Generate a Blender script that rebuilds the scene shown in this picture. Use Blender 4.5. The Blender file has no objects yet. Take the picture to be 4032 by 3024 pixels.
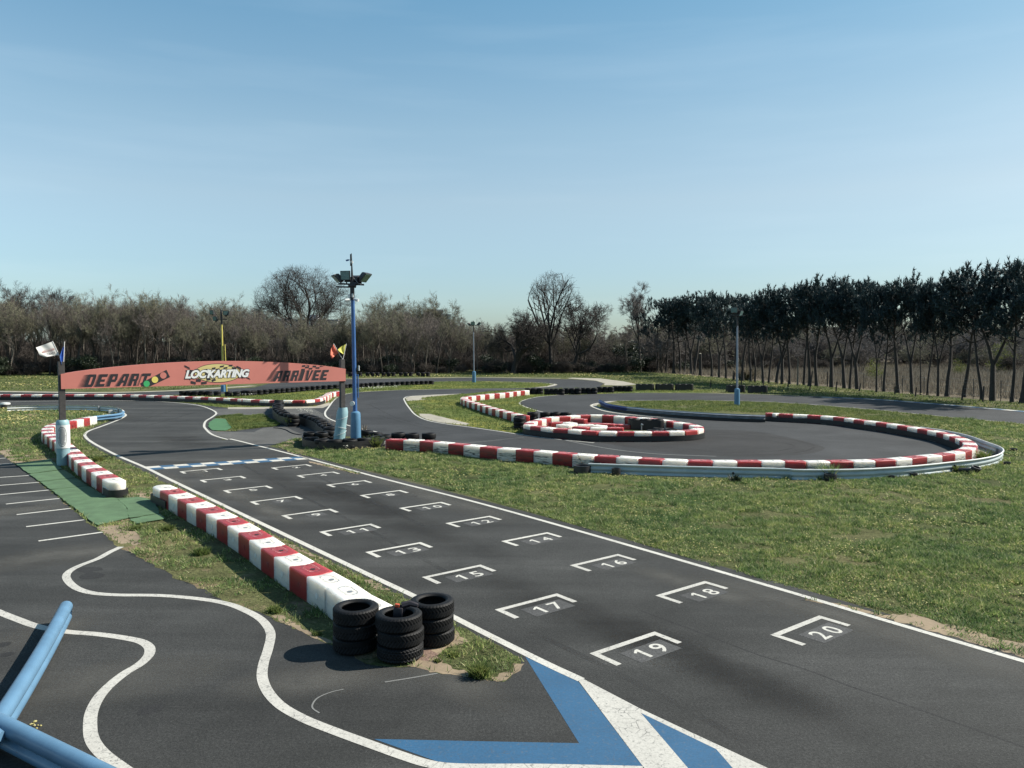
import bpy, bmesh, math, random
import numpy as np
from mathutils import Vector, Matrix
from mathutils.geometry import tessellate_polygon

SC = bpy.context.scene
COL = SC.collection
R = math.radians

# ------------------------------------------------------------------ camera, sky, sun, exposure
FPX, PITCH, HCAM = 3000.0, 0.0465, 4.2          # focal length in pixels of a 4032 px wide picture, tilt down, eye height
cam = bpy.data.cameras.new('camera'); cam_o = bpy.data.objects.new('camera', cam); COL.objects.link(cam_o)
cam.sensor_width = 36.0; cam.lens = 36.0 * FPX / 4032.0
cam_o.location = (0, 0, HCAM); cam_o.rotation_euler = (math.pi / 2 - PITCH, 0, 0)
cam.clip_start = 0.1; cam.clip_end = 4000
SC.camera = cam_o

SUN_EL = R(42.0)
SUN_AZ = (0.974, 0.225)                          # horizontal direction towards the sun
W = bpy.data.worlds.new('World'); SC.world = W; W.use_nodes = True
nt = W.node_tree; nt.nodes.clear()
sky = nt.nodes.new('ShaderNodeTexSky'); sky.sky_type = 'NISHITA'; sky.sun_disc = False
sky.sun_elevation = SUN_EL; sky.sun_rotation = math.atan2(SUN_AZ[0], SUN_AZ[1])
sky.altitude = 0; sky.air_density = 1.0; sky.dust_density = 1.0; sky.ozone_density = 1.2
bg = nt.nodes.new('ShaderNodeBackground'); bg.inputs['Strength'].default_value = 0.072
wo = nt.nodes.new('ShaderNodeOutputWorld')
tint = nt.nodes.new('ShaderNodeMix'); tint.data_type = 'RGBA'; tint.blend_type = 'MULTIPLY'; tint.inputs[0].default_value = 1.0
tcw = nt.nodes.new('ShaderNodeTexCoord'); sep = nt.nodes.new('ShaderNodeSeparateXYZ'); rmp = nt.nodes.new('ShaderNodeValToRGB')
el = rmp.color_ramp.elements
for p_, c_ in ((.097, (.75, .845, .88)), (.186, (1.0, .99, .892)), (.27, (.98, 1.05, .925)), (.408, (.714, 1.0, .946))):
    q_ = el.new(p_); q_.color = (*c_, 1)
el[0].color = (.58, .73, .86, 1); el[-1].position = .8; el[-1].color = (.60, .95, .98, 1)
sc2 = nt.nodes.new('ShaderNodeVectorMath'); sc2.operation = 'SCALE'; hz = nt.nodes.new('ShaderNodeMath'); hz.operation = 'MULTIPLY_ADD'; hz.inputs[1].default_value = -.35; hz.inputs[2].default_value = 1.26; nt.links.new(sep.outputs['X'], hz.inputs[0]); nt.links.new(hz.outputs[0], sc2.inputs['Scale'])
nt.links.new(tcw.outputs['Generated'], sep.inputs[0]); nt.links.new(sep.outputs['Z'], rmp.inputs[0]); nt.links.new(rmp.outputs[0], sc2.inputs[0]); nt.links.new(sc2.outputs[0], tint.inputs[7])
# thin high cloud: faint streaks low over the horizon
cm = nt.nodes.new('ShaderNodeMapping'); cm.inputs['Scale'].default_value = (1.6, 1.6, 16); nt.links.new(tcw.outputs['Generated'], cm.inputs['Vector'])
cn = nt.nodes.new('ShaderNodeTexNoise'); cn.inputs['Scale'].default_value = 1.7; cn.inputs['Detail'].default_value = 6; nt.links.new(cm.outputs[0], cn.inputs['Vector'])
cr = nt.nodes.new('ShaderNodeMapRange'); cr.inputs[1].default_value = .48; cr.inputs[2].default_value = .78; cr.inputs[3].default_value = 0; cr.inputs[4].default_value = .05; nt.links.new(cn.outputs['Fac'], cr.inputs[0])
ct = nt.nodes.new('ShaderNodeMix'); ct.data_type = 'RGBA'; ct.inputs[7].default_value = (9.5, 10.5, 10.8, 1); nt.links.new(cr.outputs[0], ct.inputs[0]); nt.links.new(tint.outputs[2], ct.inputs[6])
nt.links.new(sky.outputs[0], tint.inputs[6]); nt.links.new(ct.outputs[2], bg.inputs[0]); nt.links.new(bg.outputs[0], wo.inputs[0])

sl = bpy.data.lights.new('sun', 'SUN'); sl.energy = 5.0; sl.angle = R(0.5); sl.color = (1.0, 0.94, 0.84)
so = bpy.data.objects.new('sun', sl); COL.objects.link(so)
SUNV = Vector((SUN_AZ[0] * math.cos(SUN_EL), SUN_AZ[1] * math.cos(SUN_EL), math.sin(SUN_EL)))
so.rotation_euler = (-SUNV).to_track_quat('-Z', 'Y').to_euler(); so.location = (60, 20, 60)
SC.view_settings.view_transform = 'Standard'; SC.view_settings.look = 'None'
SC.view_settings.exposure = 0.80; SC.view_settings.gamma = 1.0

# ------------------------------------------------------------------ from the photograph to the ground
def ray(px, py):
    X = (px - 2016) / FPX; Y = (1512 - py) / FPX
    return (X, math.cos(PITCH) + Y * math.sin(PITCH), Y * math.cos(PITCH) - math.sin(PITCH))
def at(px, py, z=0.0):
    d = ray(px, py); t = (z - HCAM) / d[2]
    return Vector((d[0] * t, d[1] * t, z))
def zat(p, py, px=2016):
    d = ray(px, py); return HCAM + d[2] * p[1] / d[1]
VIEW = {'A': (0, 1000, .45208), 'B': (900, 1000, .45208), 'C': (1800, 1000, .45208), 'D': (2600, 1000, .36166),
        'E': (3232, 1000, .36166), 'F': (0, 1600, .45208), 'G': (900, 1600, .45208), 'H': (0, 2274, .45208),
        'I': (1000, 2274, .45208), 'J': (2000, 2274, .45208), 'K': (3032, 2274, .45208), 'L': (1300, 1500, .45208),
        'M': (1980, 1560, .37975), 'N': (2200, 1500, .45208), 'O': (3032, 1500, .45208), 'T': (0, 0, 1.82278),
        'U': (620, 1400, .18083), 'V': (1000, 1540, .34358), 'W': (1020, 1400, .18083), 'X': (100, 1300, .18083),
        'Y': (1150, 1300, .28926), 'Q': (0, 1700, .18083), 'P': (1, 0, 1), 'Z': (400, 1640, .36166)}
def src(v, x, y):
    o = VIEW[v]; return (o[0] + x * o[2], o[1] + y * o[2])
def g(v, x, y, z=0.0): return at(*src(v, x, y), z)
def path(spec, z=0.0):
    """'A 1,2 3,4 B 5,6' -> ground points"""
    out = []; v = None
    for tok in spec.split():
        if ',' in tok:
            a, b = tok.split(','); out.append(g(v, float(a), float(b), z))
        else: v = tok
    return out
def smooth_path(pts, n=8, closed=False):
    pts = [Vector(p) for p in pts]; out = []; N = len(pts)
    rng = range(N if closed else N - 1)
    for i in rng:
        if closed: p0, p1, p2, p3 = pts[i - 1], pts[i], pts[(i + 1) % N], pts[(i + 2) % N]
        else: p0, p1, p2, p3 = pts[max(i - 1, 0)], pts[i], pts[i + 1], pts[min(i + 2, N - 1)]
        a = max((p1 - p0).length, 1e-3) ** .5; b = max((p2 - p1).length, 1e-3) ** .5; c = max((p3 - p2).length, 1e-3) ** .5
        t1 = (p1 - p0) / a - (p2 - p0) / (a + b) + (p2 - p1) / b if i > 0 or closed else (p2 - p1) / b
        t2 = (p2 - p1) / b - (p3 - p1) / (b + c) + (p3 - p2) / c if i < N - 2 or closed else (p2 - p1) / b
        t1 = t1 * b; t2 = t2 * b
        for k in range(n):
            t = k / n; t_2 = t * t; t_3 = t_2 * t
            out.append(p1 * (2 * t_3 - 3 * t_2 + 1) + t1 * (t_3 - 2 * t_2 + t) + p2 * (-2 * t_3 + 3 * t_2) + t2 * (t_3 - t_2))
    if not closed: out.append(pts[-1])
    return out
def resample(pts, n, closed=False):
    P = [Vector(p) for p in pts] + ([Vector(pts[0])] if closed else [])
    d = [0.0]
    for a, b in zip(P, P[1:]): d.append(d[-1] + (b - a).length)
    out = []; j = 0
    for i in range(n + 1):
        s = d[-1] * i / n
        while j < len(d) - 2 and d[j + 1] < s: j += 1
        f = (s - d[j]) / max(d[j + 1] - d[j], 1e-9); out.append(P[j].lerp(P[j + 1], min(max(f, 0), 1)))
    return out, d[-1]
def plen(pts): return sum((b - a).length for a, b in zip(pts, pts[1:]))

# ------------------------------------------------------------------ materials
KA = .79                                        # one calibration of all surface colours against the exposure
sc3 = lambda c: tuple(q * KA for q in c)
def new_mat(name):
    m = bpy.data.materials.new(name); m.use_nodes = True
    t = m.node_tree; b = t.nodes['Principled BSDF']; return m, t, b
def N(t, typ, **kw):
    n = t.nodes.new(typ)
    for k, v in kw.items():
        if k in n.inputs: n.inputs[k].default_value = v
        else: setattr(n, k, v)
    return n
def noise(t, vec, scale, detail=4, rough=.55, stretch=None):
    if stretch is not None:
        mp = t.nodes.new('ShaderNodeMapping'); mp.inputs['Scale'].default_value = stretch
        t.links.new(vec, mp.inputs['Vector']); vec = mp.outputs[0]
    n = N(t, 'ShaderNodeTexNoise', Scale=scale, Detail=detail, Roughness=rough)
    t.links.new(vec, n.inputs['Vector']); return n.outputs['Fac']
def ramp(t, fac, stops):
    r = t.nodes.new('ShaderNodeValToRGB'); e = r.color_ramp.elements
    while len(e) < len(stops): e.new(.5)
    for el, (p, c) in zip(e, stops):
        el.position = p; el.color = (c, c, c, 1) if isinstance(c, (int, float)) else (*c, 1)
    t.links.new(fac, r.inputs[0]); return r.outputs[0]
def mix(t, fac, a, b, mode='MIX'):
    m = t.nodes.new('ShaderNodeMix'); m.data_type = 'RGBA'; m.blend_type = mode
    for sock, v in ((m.inputs[0], fac), (m.inputs[6], a), (m.inputs[7], b)):
        if hasattr(v, 'node'): t.links.new(v, sock)
        elif isinstance(v, (int, float)): sock.default_value = v if sock == m.inputs[0] else (v, v, v, 1)
        else: sock.default_value = (*v, 1)
    return m.outputs[2]
def bump(t, b, h, strength=.3, dist=.01):
    n = N(t, 'ShaderNodeBump', Strength=strength, Distance=dist); t.links.new(h, n.inputs['Height'])
    t.links.new(n.outputs[0], b.inputs['Normal'])
def coords(t, kind='Object'):
    return t.nodes.new('ShaderNodeTexCoord').outputs[kind]
def world(t): return t.nodes.new('ShaderNodeNewGeometry').outputs['Position']

def plain(name, col, rough=.6, var=.15, scale=6, metal=0, spec=.5, bumpy=0, bscale=60):
    col = sc3(col)
    m, t, b = new_mat(name); v = coords(t)
    n = noise(t, v, scale, 5)
    lo = tuple(c * (1 - var) for c in col); hi = tuple(min(c * (1 + var), 1) for c in col)
    t.links.new(ramp(t, n, [(.3, lo), (.7, hi)]), b.inputs['Base Color'])
    b.inputs['Roughness'].default_value = rough; b.inputs['Metallic'].default_value = metal
    b.inputs['Specular IOR Level'].default_value = spec
    if bumpy: bump(t, b, noise(t, v, bscale, 3), bumpy, .01)
    return m

def asphalt(name, base, tint=(1, 1, 1.02), wear=.25, along=None):
    base = base * KA * 1.06
    m, t, b = new_mat(name); v = world(t)
    big = noise(t, v, .10, 4, .6); med = noise(t, v, .55, 6, .65); fine = noise(t, v, 30, 4, .75); grit = noise(t, v, 95, 2, .8)
    c = lambda k: tuple(base * k * q for q in tint)
    col = ramp(t, big, [(.3, c(1 - wear)), (.7, c(1 + wear))])
    col = mix(t, 1.0, col, ramp(t, med, [(.28, .72), (.5, 1.0), (.74, 1.28)]), 'MULTIPLY')
    if along is not None:                                   # rubber laid along the driving direction, dust left beside it
        mp = t.nodes.new('ShaderNodeMapping'); mp.inputs['Rotation'].default_value = (0, 0, -along); mp.inputs['Scale'].default_value = (.04, .42, 1)
        t.links.new(v, mp.inputs['Vector'])
        st = N(t, 'ShaderNodeTexNoise', Scale=1.6, Detail=5, Roughness=.6); t.links.new(mp.outputs[0], st.inputs['Vector'])
        col = mix(t, .9, col, ramp(t, st.outputs['Fac'], [(.32, .68), (.52, 1.0), (.70, 1.75)]), 'MULTIPLY')
    col = mix(t, 1.0, col, ramp(t, fine, [(.28, .58), (.5, .97), (.72, 1.42)]), 'MULTIPLY')
    col = mix(t, .9, col, ramp(t, grit, [(.3, .55), (.6, 1.05), (.74, 2.2)]), 'MULTIPLY')
    t.links.new(col, b.inputs['Base Color']); b.inputs['Roughness'].default_value = .9
    b.inputs['Specular IOR Level'].default_value = .25
    bump(t, b, fine, .8, .008); return m

def paint(name, col, worn=.5, under=.07):
    col = sc3(col); under *= KA
    m, t, b = new_mat(name); v = world(t)
    a = noise(t, v, 1.3, 5); f = noise(t, v, 45, 3, .7)
    vo = N(t, 'ShaderNodeTexVoronoi', Scale=7.0, feature='DISTANCE_TO_EDGE'); t.links.new(v, vo.inputs['Vector'])
    c = mix(t, .8, col, ramp(t, f, [(.3, .72), (.6, 1.03)]), 'MULTIPLY')
    c = mix(t, .6, c, ramp(t, a, [(.3, .8), (.65, 1.05)]), 'MULTIPLY')
    crack = ramp(t, vo.outputs['Distance'], [(0.0, 1.0), (.028, 0.0)])
    fine = noise(t, v, 3.2, 3)
    f2 = mix(t, 1.0, crack, ramp(t, fine, [(.45, 0.0), (.62, worn)]), 'MULTIPLY')
    chip = ramp(t, noise(t, v, 22, 4, .7), [(.56, 0.0), (.68, worn * .8)])
    c = mix(t, f2, c, (under, under, under)); c = mix(t, chip, c, (under * 2, under * 2, under * 1.9))
    t.links.new(c, b.inputs['Base Color']); b.inputs['Roughness'].default_value = .75
    return m

def grass_ground(name, tones, dirt=(.25, .19, .12), dirt_at=.72, yellow=0.0):
    m, t, b = new_mat(name); v = world(t)
    big = noise(t, v, .22, 4); med = noise(t, v, 1.7, 5, .65); fine = noise(t, v, 14, 5, .7)
    dark, mid, straw = map(sc3, tones); dirt = sc3(dirt)
    c = ramp(t, big, [(.3, dark), (.5, mid), (.72, straw)])
    c = mix(t, .75, c, ramp(t, med, [(.28, .5), (.5, 1.0), (.72, 1.6)]), 'MULTIPLY')
    c = mix(t, .8, c, ramp(t, fine, [(.3, .4), (.52, 1.0), (.72, 1.8)]), 'MULTIPLY')
    dm = ramp(t, noise(t, v, .55, 6, .65), [(dirt_at, 0.0), (dirt_at + .06, 1.0)])
    c = mix(t, dm, c, mix(t, .6, dirt, ramp(t, fine, [(.3, .6), (.7, 1.25)]), 'MULTIPLY'))
    if yellow:
        ym = mix(t, 1.0, ramp(t, noise(t, v, .16, 3), [(.5, 0.0), (.62, 1.0)]), ramp(t, noise(t, v, 3.5, 5, .7), [(.48, 0.0), (.6, yellow)]), 'MULTIPLY')
        c = mix(t, ym, c, (.34, .29, .06))
    t.links.new(c, b.inputs['Base Color']); b.inputs['Roughness'].default_value = 1.0
    b.inputs['Specular IOR Level'].default_value = .1
    bump(t, b, fine, 1.0, .06); return m

def island_mat(name, stops, rough=.7, trans=0.0, spec=.3, patchy=0.0):
    """every blade, leaf or twig gets its own tone; grass also varies from patch to patch"""
    m, t, b = new_mat(name)
    if 'twig' not in name: stops = [(p, sc3(c)) for p, c in stops]
    rnd = t.nodes.new('ShaderNodeNewGeometry').outputs['Random Per Island']; c = ramp(t, rnd, stops)
    if patchy:
        v = world(t)
        c = mix(t, patchy, c, ramp(t, noise(t, v, 2.6, 4, .6), [(.3, (.42, .50, .45)), (.5, (1, 1, 1)), (.72, (1.75, 1.55, 1.45))]), 'MULTIPLY')
        c = mix(t, patchy, c, ramp(t, noise(t, v, .35, 4, .6), [(.3, (.70, .82, .8)), (.7, (1.4, 1.22, 1.15))]), 'MULTIPLY')
    t.links.new(c, b.inputs['Base Color'])
    b.inputs['Roughness'].default_value = rough; b.inputs['Specular IOR Level'].default_value = spec
    if trans:
        tr = t.nodes.new('ShaderNodeBsdfTranslucent'); ms = t.nodes.new('ShaderNodeMixShader'); ms.inputs[0].default_value = trans
        t.links.new(c, tr.inputs['Color'])
        out = t.nodes['Material Output']
        t.links.new(b.outputs[0], ms.inputs[1]); t.links.new(tr.outputs[0], ms.inputs[2]); t.links.new(ms.outputs[0], out.inputs['Surface'])
    return m

def plastic(name, col, scuff=0.0, rough=.38):
    col = tuple(q * .86 for q in col)
    m, t, b = new_mat(name); v = coords(t)
    oi = t.nodes.new('ShaderNodeObjectInfo'); ad = N(t, 'ShaderNodeVectorMath', operation='ADD')
    sc = N(t, 'ShaderNodeVectorMath', operation='SCALE'); sc.inputs[0].default_value = (37, 53, 71)
    t.links.new(oi.outputs['Random'], sc.inputs['Scale']); t.links.new(v, ad.inputs[0]); t.links.new(sc.outputs[0], ad.inputs[1])
    vv = ad.outputs[0]
    c = mix(t, .8, col, ramp(t, noise(t, vv, 3, 5), [(.3, .84), (.7, 1.06)]), 'MULTIPLY')
    c = mix(t, ramp(t, oi.outputs['Random'], [(0, .0), (1, .35)]), c, tuple(q * .82 + .02 for q in col))
    c = mix(t, ramp(t, noise(t, vv, 9, 6, .7), [(.58, 0.0), (.75, .35)]), c, (.16, .14, .12))
    if scuff:
        s = noise(t, vv, 3.0, 5, .65, (1.0, 1.0, 9.0))
        sx = N(t, 'ShaderNodeSeparateXYZ'); t.links.new(v, sx.inputs[0])
        band = ramp(t, sx.outputs['Z'], [(.02, 0.0), (.10, 1.0), (.26, 1.0), (.34, 0.0)])
        c = mix(t, mix(t, 1.0, band, ramp(t, s, [(.47, 0.0), (.6, scuff)]), 'MULTIPLY'), c, (.03, .03, .032))
    t.links.new(c, b.inputs['Base Color']); b.inputs['Roughness'].default_value = rough
    b.inputs['Specular IOR Level'].default_value = .4
    b.inputs['Subsurface Weight'].default_value = 1.0; b.inputs['Subsurface Radius'].default_value = (1.0, .92, .82); b.inputs['Subsurface Scale'].default_value = .32
    return m

M = {}
M['asphalt'] = asphalt('asphalt_track', .046, (1.0, 1.01, .97), .22, along=R(142.2))
M['asphalt_mid'] = asphalt('asphalt_loop', .043, (.97, 1, 1.04), .3)
M['asphalt_dark'] = asphalt('asphalt_patch', .031, (1.03, 1, 1.0), .15)
M['asphalt_old'] = asphalt('asphalt_old', .10, (1.02, 1, .95), .2)
M['asphalt_stain'] = asphalt('asphalt_stain', .03, (1, 1, 1), .1)
m_, t_, b_ = new_mat('rubber_streak'); b_.inputs['Base Color'].default_value = (.022, .021, .021, 1); b_.inputs['Roughness'].default_value = .8
t_.links.new(ramp(t_, noise(t_, world(t_), 1.1, 5, .7), [(.40, 0.0), (.75, .55)]), b_.inputs['Alpha']); M['tyre_mark'] = m_
def soft_patch(name, col, k):
    m, t, b = new_mat(name); v = coords(t); gr = N(t, 'ShaderNodeTexGradient', gradient_type='SPHERICAL'); t.links.new(v, gr.inputs['Vector'])
    a = mix(t, 1.0, ramp(t, gr.outputs['Fac'], [(0, 0.0), (.75, k)]), ramp(t, noise(t, world(t), .8, 5, .65), [(.3, .25), (.65, 1.0)]), 'MULTIPLY')
    t.links.new(a, b.inputs['Alpha']); f = noise(t, world(t), 40, 3, .7)
    t.links.new(ramp(t, f, [(.3, tuple(q * .7 for q in col)), (.7, tuple(q * 1.3 for q in col))]), b.inputs['Base Color']); b.inputs['Roughness'].default_value = .95; b.inputs['Specular IOR Level'].default_value = .15
    return m
M['dust'] = soft_patch('pale_dust', (.10, .098, .09), .7); M['rubbered'] = soft_patch('rubbered_in', (.022, .022, .022), .34)
M['number_pad'] = asphalt('asphalt_number_pad', .078, (1.0, 1, 1), .1)
M['white'] = paint('white_paint', (.62, .60, .54), .8)
M['white_worn'] = paint('worn_white_paint', (.55, .53, .48), 1.0)
M['white_faint'] = paint('faint_white_paint', (.2, .2, .19), .9)
M['blue_paint'] = paint('blue_paint', (.022, .105, .215), .45)
M['concrete'] = plain('concrete', (.34, .31, .25), .9, .25, 1.2, bumpy=.4, bscale=9)
M['sand'] = plain('bare_earth', (.27, .205, .135), 1.0, .3, 1.5, bumpy=.8, bscale=12)
GT = ((.06, .075, .028), (.10, .112, .045), (.19, .165, .085))
M['grass'] = grass_ground('grass_soil', GT, yellow=.0)
M['grass_far'] = grass_ground('grass_far', ((.075, .11, .026), (.12, .15, .04), (.20, .20, .065)), yellow=.9)
M['verge'] = grass_ground('verge_soil', ((.065, .08, .03), (.11, .12, .05), (.19, .165, .085)), dirt_at=.56)
M['meadow'] = grass_ground('dry_meadow_soil', ((.10, .085, .06), (.15, .125, .09), (.20, .17, .12)))
M['red'] = plastic('red_plastic', (.33, .030, .032), .12); M['whiteplastic'] = plastic('white_plastic', (.80, .76, .68), .10)
M['red_scuffed'] = plastic('scuffed_red_plastic', (.31, .028, .030), .7); M['white_scuffed'] = plastic('scuffed_white_plastic', (.78, .74, .67), .95)
M['plug'] = plain('pale_plastic_plug', (.88, .87, .82), .3, .03)
M['hole'] = plain('dark_hole', (.012, .011, .011), .8, .2)
M['rubber'] = plain('tyre_rubber', (.008, .008, .009), .62, .5, 9, spec=.22, bumpy=.25, bscale=90)
M['belt'] = plain('belt_rubber', (.009, .009, .010), .5, .5, 4, spec=.5)
M['mat'] = plain('artificial_turf', (.085, .155, .075), .95, .22, 2.5, bumpy=.7, bscale=120)
M['mat_pale'] = plain('faded_turf', (.05, .15, .06), .95, .2, 2.5, bumpy=.5, bscale=120)
M['rail_blue'] = plain('blue_rail_paint', (.11, .22, .34), .38, .12, 3)
M['rail_dark'] = plain('navy_rail_paint', (.03, .04, .16), .45, .2, 3)
M['rail_white'] = plain('pale_rail_paint', (.80, .81, .78), .4, .12, 2)
M['rail_grey'] = plain('grey_rail_paint', (.42, .48, .49), .4, .12, 2)  # face of the hairpin beam, greyer than the white tube along its top
M['galv'] = plain('galvanised_steel', (.34, .36, .38), .5, .25, 3, metal=.5)
M['pole_blue'] = plain('blue_pole_paint', (.045, .13, .34), .4, .15, 3)
M['pole_pale'] = plain('pale_pole_paint', (.24, .27, .33), .5, .15, 3)
M['yellow_paint'] = plain('yellow_pole_paint', (.62, .52, .12), .45, .12, 3)
M['pad_blue'] = plain('blue_vinyl', (.09, .22, .36), .45, .1, 2, bumpy=.5, bscale=5)
M['pad_aqua'] = plain('aqua_vinyl', (.26, .42, .46), .5, .12, 2, bumpy=.8, bscale=5)
M['pad_white'] = plain('white_vinyl', (.72, .74, .73), .5, .05, 2, bumpy=.5, bscale=5)
M['black_metal'] = plain('black_metal', (.022, .021, .024), .5, .3, 5)
M['dark_wood'] = plain('dark_post', (.055, .050, .048), .7, .35, 9)
M['glass'] = plain('lamp_glass', (.12, .22, .22), .12, .3, 12, spec=.8)
M['banner'] = plain('red_banner_paint', (.60, .20, .16), .6, .06, 1.0)
M['black'] = plain('black_lettering', (.018, .014, .020), .6, .1)
M['lettering_white'] = plain('white_lettering', (.84, .84, .82), .5, .03)
M['gold'] = plain('gold_print', (.66, .54, .22), .6, .06, 2)
M['green_print'] = plain('green_print', (.05, .42, .14), .5, .05)
M['yellow_print'] = plain('yellow_print', (.80, .66, .16), .5, .05)
M['cloth_white'] = plain('white_cloth', (.78, .76, .72), .9, .08, 3)
M['cloth_blue'] = plain('blue_cloth', (.03, .12, .50), .8, .2, 5)
M['cloth_red'] = plain('coral_cloth', (.66, .17, .11), .9, .2, 5)
M['cloth_yellow'] = plain('yellow_cloth', (.66, .62, .14), .9, .15, 5)
M['grey_print'] = plain('grey_print', (.12, .12, .13), .8, .1); M['pink_print'] = plain('pink_print', (.5, .28, .26), .8, .1)
M['bark'] = plain('bark', (.085, .068, .055), .95, .4, 5, bumpy=1, bscale=14)
M['bark_dark'] = plain('dark_bark', (.045, .038, .034), .95, .4, 5, bumpy=1, bscale=14)
M['bark_pale'] = plain('pale_bark', (.16, .14, .115), .95, .3, 5, bumpy=1, bscale=14)
M['twig'] = island_mat('twig', [(0, (.062, .051, .046)), (.5, (.115, .096, .086)), (.85, (.17, .148, .132)), (1, (.22, .20, .165))], .9)
M['twig_green'] = island_mat('budding_twig', [(0, (.068, .058, .05)), (.5, (.13, .118, .093)), (1, (.22, .225, .135))], .9)
M['twig_grey'] = island_mat('grey_twig', [(0, (.07, .063, .06)), (.6, (.125, .112, .106)), (1, (.19, .175, .165))], .9)
M['twig_straw'] = island_mat('straw_twig', [(0, (.14, .11, .07)), (1, (.36, .29, .18))], .9)
M['needle'] = island_mat('pine_needle', [(0, (.012, .022, .028)), (.55, (.024, .046, .050)), (1, (.075, .115, .115))], .6, .2, .3)
M['twig_under'] = island_mat('undergrowth_twig', [(0, (.028, .023, .021)), (.6, (.058, .048, .042)), (1, (.12, .105, .09))], .9)
M['leaf_dark'] = island_mat('dark_leaf', [(0, (.010, .018, .010)), (.6, (.022, .036, .016)), (1, (.05, .07, .03))], .5, .1)
M['leaf_spring'] = island_mat('spring_leaf', [(0, (.08, .10, .02)), (.6, (.15, .18, .04)), (1, (.24, .26, .07))], .7, .3)
M['blade'] = island_mat('grass_blade', [(0, (.080, .150, .042)), (.35, (.16, .25, .078)), (.7, (.265, .335, .13)), (.9, (.35, .37, .19)), (1, (.52, .49, .32))], .7, .4, .25, 1.0)
M['blade_fresh'] = island_mat('fresh_grass_blade', [(0, (.08, .13, .035)), (.5, (.15, .20, .06)), (1, (.27, .30, .12))], .7, .4, .2, .8)
M['twig_dark'] = island_mat('dark_twig', [(0, (.020, .017, .016)), (.6, (.040, .034, .031)), (1, (.075, .064, .056))], .9)
M['blade_dry'] = island_mat('dry_grass_blade', [(0, (.13, .11, .085)), (.5, (.24, .205, .16)), (1, (.40, .35, .27))], .9, .2, .1)
M['flower'] = island_mat('yellow_flower', [(0, (.44, .38, .12)), (1, (.62, .56, .26))], .7, .2)
M['flower_white'] = island_mat('pale_flower', [(0, (.5, .5, .40)), (1, (.75, .74, .68))], .7, .2)
M['wall_white'] = plain('white_render', (.72, .71, .69), .8, .05, 1)
M['wall_grey'] = plain('grey_render', (.36, .36, .38), .8, .05, 1)

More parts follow.
